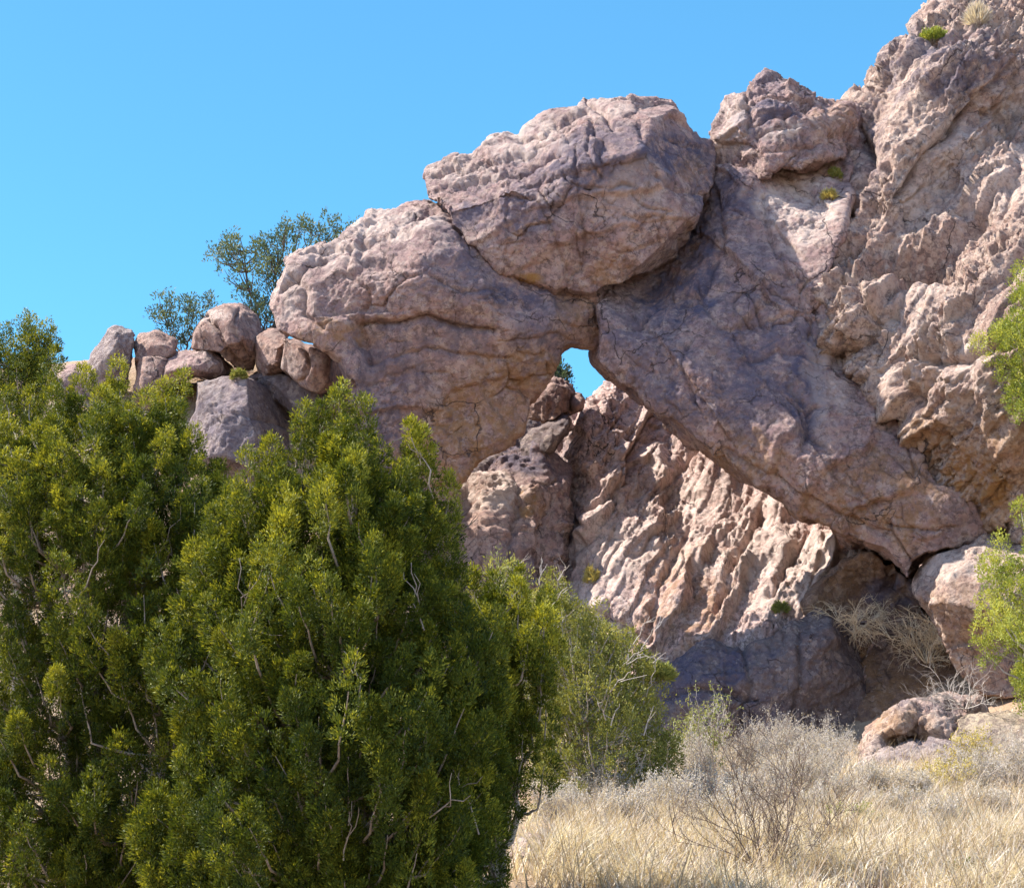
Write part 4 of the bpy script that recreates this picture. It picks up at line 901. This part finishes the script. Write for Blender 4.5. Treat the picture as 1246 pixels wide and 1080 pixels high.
twig_bush('bare_bush', 'smaller dark bare bush in the straw right of the widest one', 'bush', 1020, 1080, 15.8, .75, 1.1, 8, WM['dark'], r=.008, levels=4, kids=3)
twig_bush('yellow_bush', 'upper yellowing bush against the tan ledge', 'bush', 1190, 955, 27, .85, 1.1, 11, WM['grey'], LM['yellow'], 2600, (.035, .022), levels=3)
twig_bush('yellow_bush', 'yellowing bush below the flat grey rock, lower of two', 'bush', 1150, 985, 24.4, .7, 1.1, 9, WM['grey'], LM['yellow'], 1700, (.032, .02), levels=3)
twig_bush('broom_bush', 'pale green broom-like bush in front of the shadowed block', 'bush', 850, 975, 26.0, 1.5, .5, 11, WM['grey'], LM['shrub'], 2600, (.05, .02), levels=3)
twig_bush('green_bush', 'low deep green bush at the right foot of the olive scrub tree', 'bush', 790, 965, 25.0, .9, .9, 11, WM['grey'], LM['olive'], 3200, (.05, .024), levels=3)
twig_bush('green_bush', 'small round green bush alone in the dry grass', 'bush', 1046, 1034, 18.6, .42, 1.1, 12, WM['grey'], LM['shrub'], 2600, (.03, .018), levels=3)
twig_bush('green_bush', 'dark green bush top at the bottom frame edge', 'bush', 1186, 1106, 14.2, .24, 1.0, 10, WM['dark'], LM['juniper'], 2200, (.035, .02), levels=3)
bpy.context.view_layer.update()
twig_bush('dead_bush', 'tangled leafless tan bush hanging in the brown hollow under the arch', 'bush', 0, 0, 0, 1.7, 1.2, 18, WM['tan'], r=.019, levels=3, droop=.5, lift=.75, kids=7, base=at(1128, 806, 36.5))
twig_bush('dead_bush', 'upper tangle of tan twigs on the left lip of the hollow', 'bush', 0, 0, 0, 1.4, 1.4, 14, WM['tan'], r=.015, levels=3, droop=.6, lift=.5, kids=7, base=at(1040, 770, 37.0))
twig_bush('dead_branch', 'heap of bleached dead twigs lying over the hollow rock', 'branch', 0, 0, 0, 1.3, 1.8, 12, WM['grey'], r=.012, levels=3, droop=.3, lift=.35, kids=5, base=at(1175, 862, 30.6))
# fallen dark branch
pth = [np.concatenate([np.array([at(974, 967, 21.4), at(990, 970, 21.3), at(1006, 978, 21.2), at(1014, 988, 21.1), at(1022, 1000, 21.0)]), np.array([.012, .017, .021, .022, .024])[:, None]], 1)]
pth.append(curve_path(pth[0][2, :3], pth[0][2, :3] + np.array([.2, -.1, .14]), .011, .005, 5, 0, .2))
Vt, Ft = tubes(pth, 7); bb = Vt.mean(0)
tag(link('fallen_branch', mesh_from('fallen_branch', Vt - bb, Ft), WM['dark'], loc=bb), 'dark crooked branch resting among the grey bushes', 'branch')

# ---- dry grass: nobody could count it
def grass():
    n = 210000
    Y = 12.5 + 21 * rng.random(n) ** 1.15
    ulo = np.interp(Y, [12, 18, 23, 34], [620, 690, 720, 790])
    u = ulo + (1330 - ulo) * rng.random(n)
    x = (u - 623) / FOC * Y * 1.02
    m2 = 70000; Y2 = rng.uniform(13, 44, m2); x2 = rng.uniform(-.48, .10, m2) * Y2
    xy = np.concatenate([np.stack([x, Y], 1), np.stack([x2, Y2], 1)]); Y = xy[:, 1]; n += m2
    cl = perlin(np.concatenate([xy * .9, 0 * Y[:, None]], 1)) + .6 * perlin(np.concatenate([xy * 3.1, 0 * Y[:, None] + 5], 1))
    keep = rng.random(n) < np.clip(.62 + 1.25 * cl, .03, 1) * np.interp(Y, [18, 23], [1, .45]); xy = xy[keep]; cl = cl[keep]; n = len(xy)
    z = ground(xy) + .02
    b = np.concatenate([xy, z[:, None]], 1)
    h = rng.uniform(.07, .36, n) * (1 + .8 * cl); stalk = rng.random(n) < .06; h = np.where(stalk, rng.uniform(.3, .62, n), h)
    a = rng.random(n) * 2 * math.pi; ln = np.where(stalk, .12, rng.uniform(.1, 1.5, n))
    d0 = np.stack([np.cos(a) * .45, np.sin(a) * .45, np.ones(n)], 1); d0 = unit(d0)
    d1 = unit(d0 + np.stack([np.cos(a) * ln * 1.3 + .15, np.sin(a) * ln * 1.3, -ln * .4], 1))
    s = np.stack([-np.sin(a + rng.normal(0, .8, n)), np.cos(a), 0 * a], 1); w = rng.uniform(.0022, .0062, n)[:, None]
    m = b + d0 * h[:, None] * .55; t = m + d1 * h[:, None] * .5
    V = np.stack([b - s * w, b + s * w, m + s * w * .8, m - s * w * .8, t + s * w * .25, t - s * w * .25], 1).reshape(-1, 3)
    i = np.arange(n)[:, None] * 6
    Fq = np.concatenate([i + [[0, 1, 2, 3]], i + [[3, 2, 4, 5]]])
    tone = np.clip(.55 + .3 * perlin(np.concatenate([xy * .5, 0 * xy[:, :1] + 9], 1)) + rng.normal(0, .24, n), 0, 1); tone = np.where(stalk, rng.uniform(0, .25, n), tone)
    t3 = np.repeat(tone, 6)[:, None]
    o = link('dry_grass', mesh_from('dry_grass', V, Fq, False, {'tone': np.concatenate([t3, t3, t3], 1)}), LM['straw'])
    tag(o, 'straw coloured dry grass covering the lower slope', 'grass', kind='stuff')
grass()

# ------------------------------------------------------------------ light
elev = math.asin(SUNV[2]); azim = math.atan2(SUNV[0], SUNV[1])
w = bpy.data.worlds.new('World'); scene.world = w; w.use_nodes = True
nt = w.node_tree; nt.nodes.clear()
sky = nt.nodes.new('ShaderNodeTexSky'); sky.sky_type = 'NISHITA'; sky.sun_disc = False
sky.sun_elevation = elev; sky.sun_rotation = azim; sky.altitude = 1600; sky.air_density = 1.0; sky.dust_density = .2; sky.ozone_density = 2.0
hs = nt.nodes.new('ShaderNodeHueSaturation'); hs.inputs['Saturation'].default_value = 1.0
bg = nt.nodes.new('ShaderNodeBackground'); bg.inputs[1].default_value = .15
ow = nt.nodes.new('ShaderNodeOutputWorld')
gt = N(nt, 'ShaderNodeTexCoord'); sx = N(nt, 'ShaderNodeSeparateXYZ'); nt.links.new(gt.outputs['Generated'], sx.inputs[0])
# added sky tint: darker blue ahead, brighter and neutral behind to fill shaded rock
tint = mixc(nt, ramp(nt, sx.outputs[1], -.3, .75), (.97, .93, .93), (.30, .60, .62))
nt.links.new(sky.outputs[0], hs.inputs['Color']); tint = mixc(nt, 1.0, tint, mixc(nt, ramp(nt, sx.outputs[0], -.35, .35), (1.06, 1.06, 1.06), (1.22, 1.24, 1.22)), 'MULTIPLY')
nt.links.new(mixc(nt, 1.0, hs.outputs[0], tint, 'MULTIPLY'), bg.inputs[0]); nt.links.new(bg.outputs[0], ow.inputs[0])
sl = bpy.data.lights.new('sun', 'SUN'); sl.energy = 5.0; sl.angle = math.radians(.53); sl.color = (1, .93, .83)
so = bpy.data.objects.new('sun', sl); COL.objects.link(so)
from mathutils import Vector
so.rotation_euler = Vector(SUNV).to_track_quat('Z', 'Y').to_euler(); so.location = (-30, 20, 50)
scene.view_settings.view_transform = 'Standard'; scene.view_settings.look = 'None'; scene.view_settings.gamma = 1; scene.view_settings.use_curve_mapping = False
scene.view_settings.exposure = 1.45
scene.render.engine = 'CYCLES'
scene.cycles.max_bounces = 6; scene.cycles.diffuse_bounces = 4; scene.cycles.transmission_bounces = 4
scene.cycles.use_denoising = True
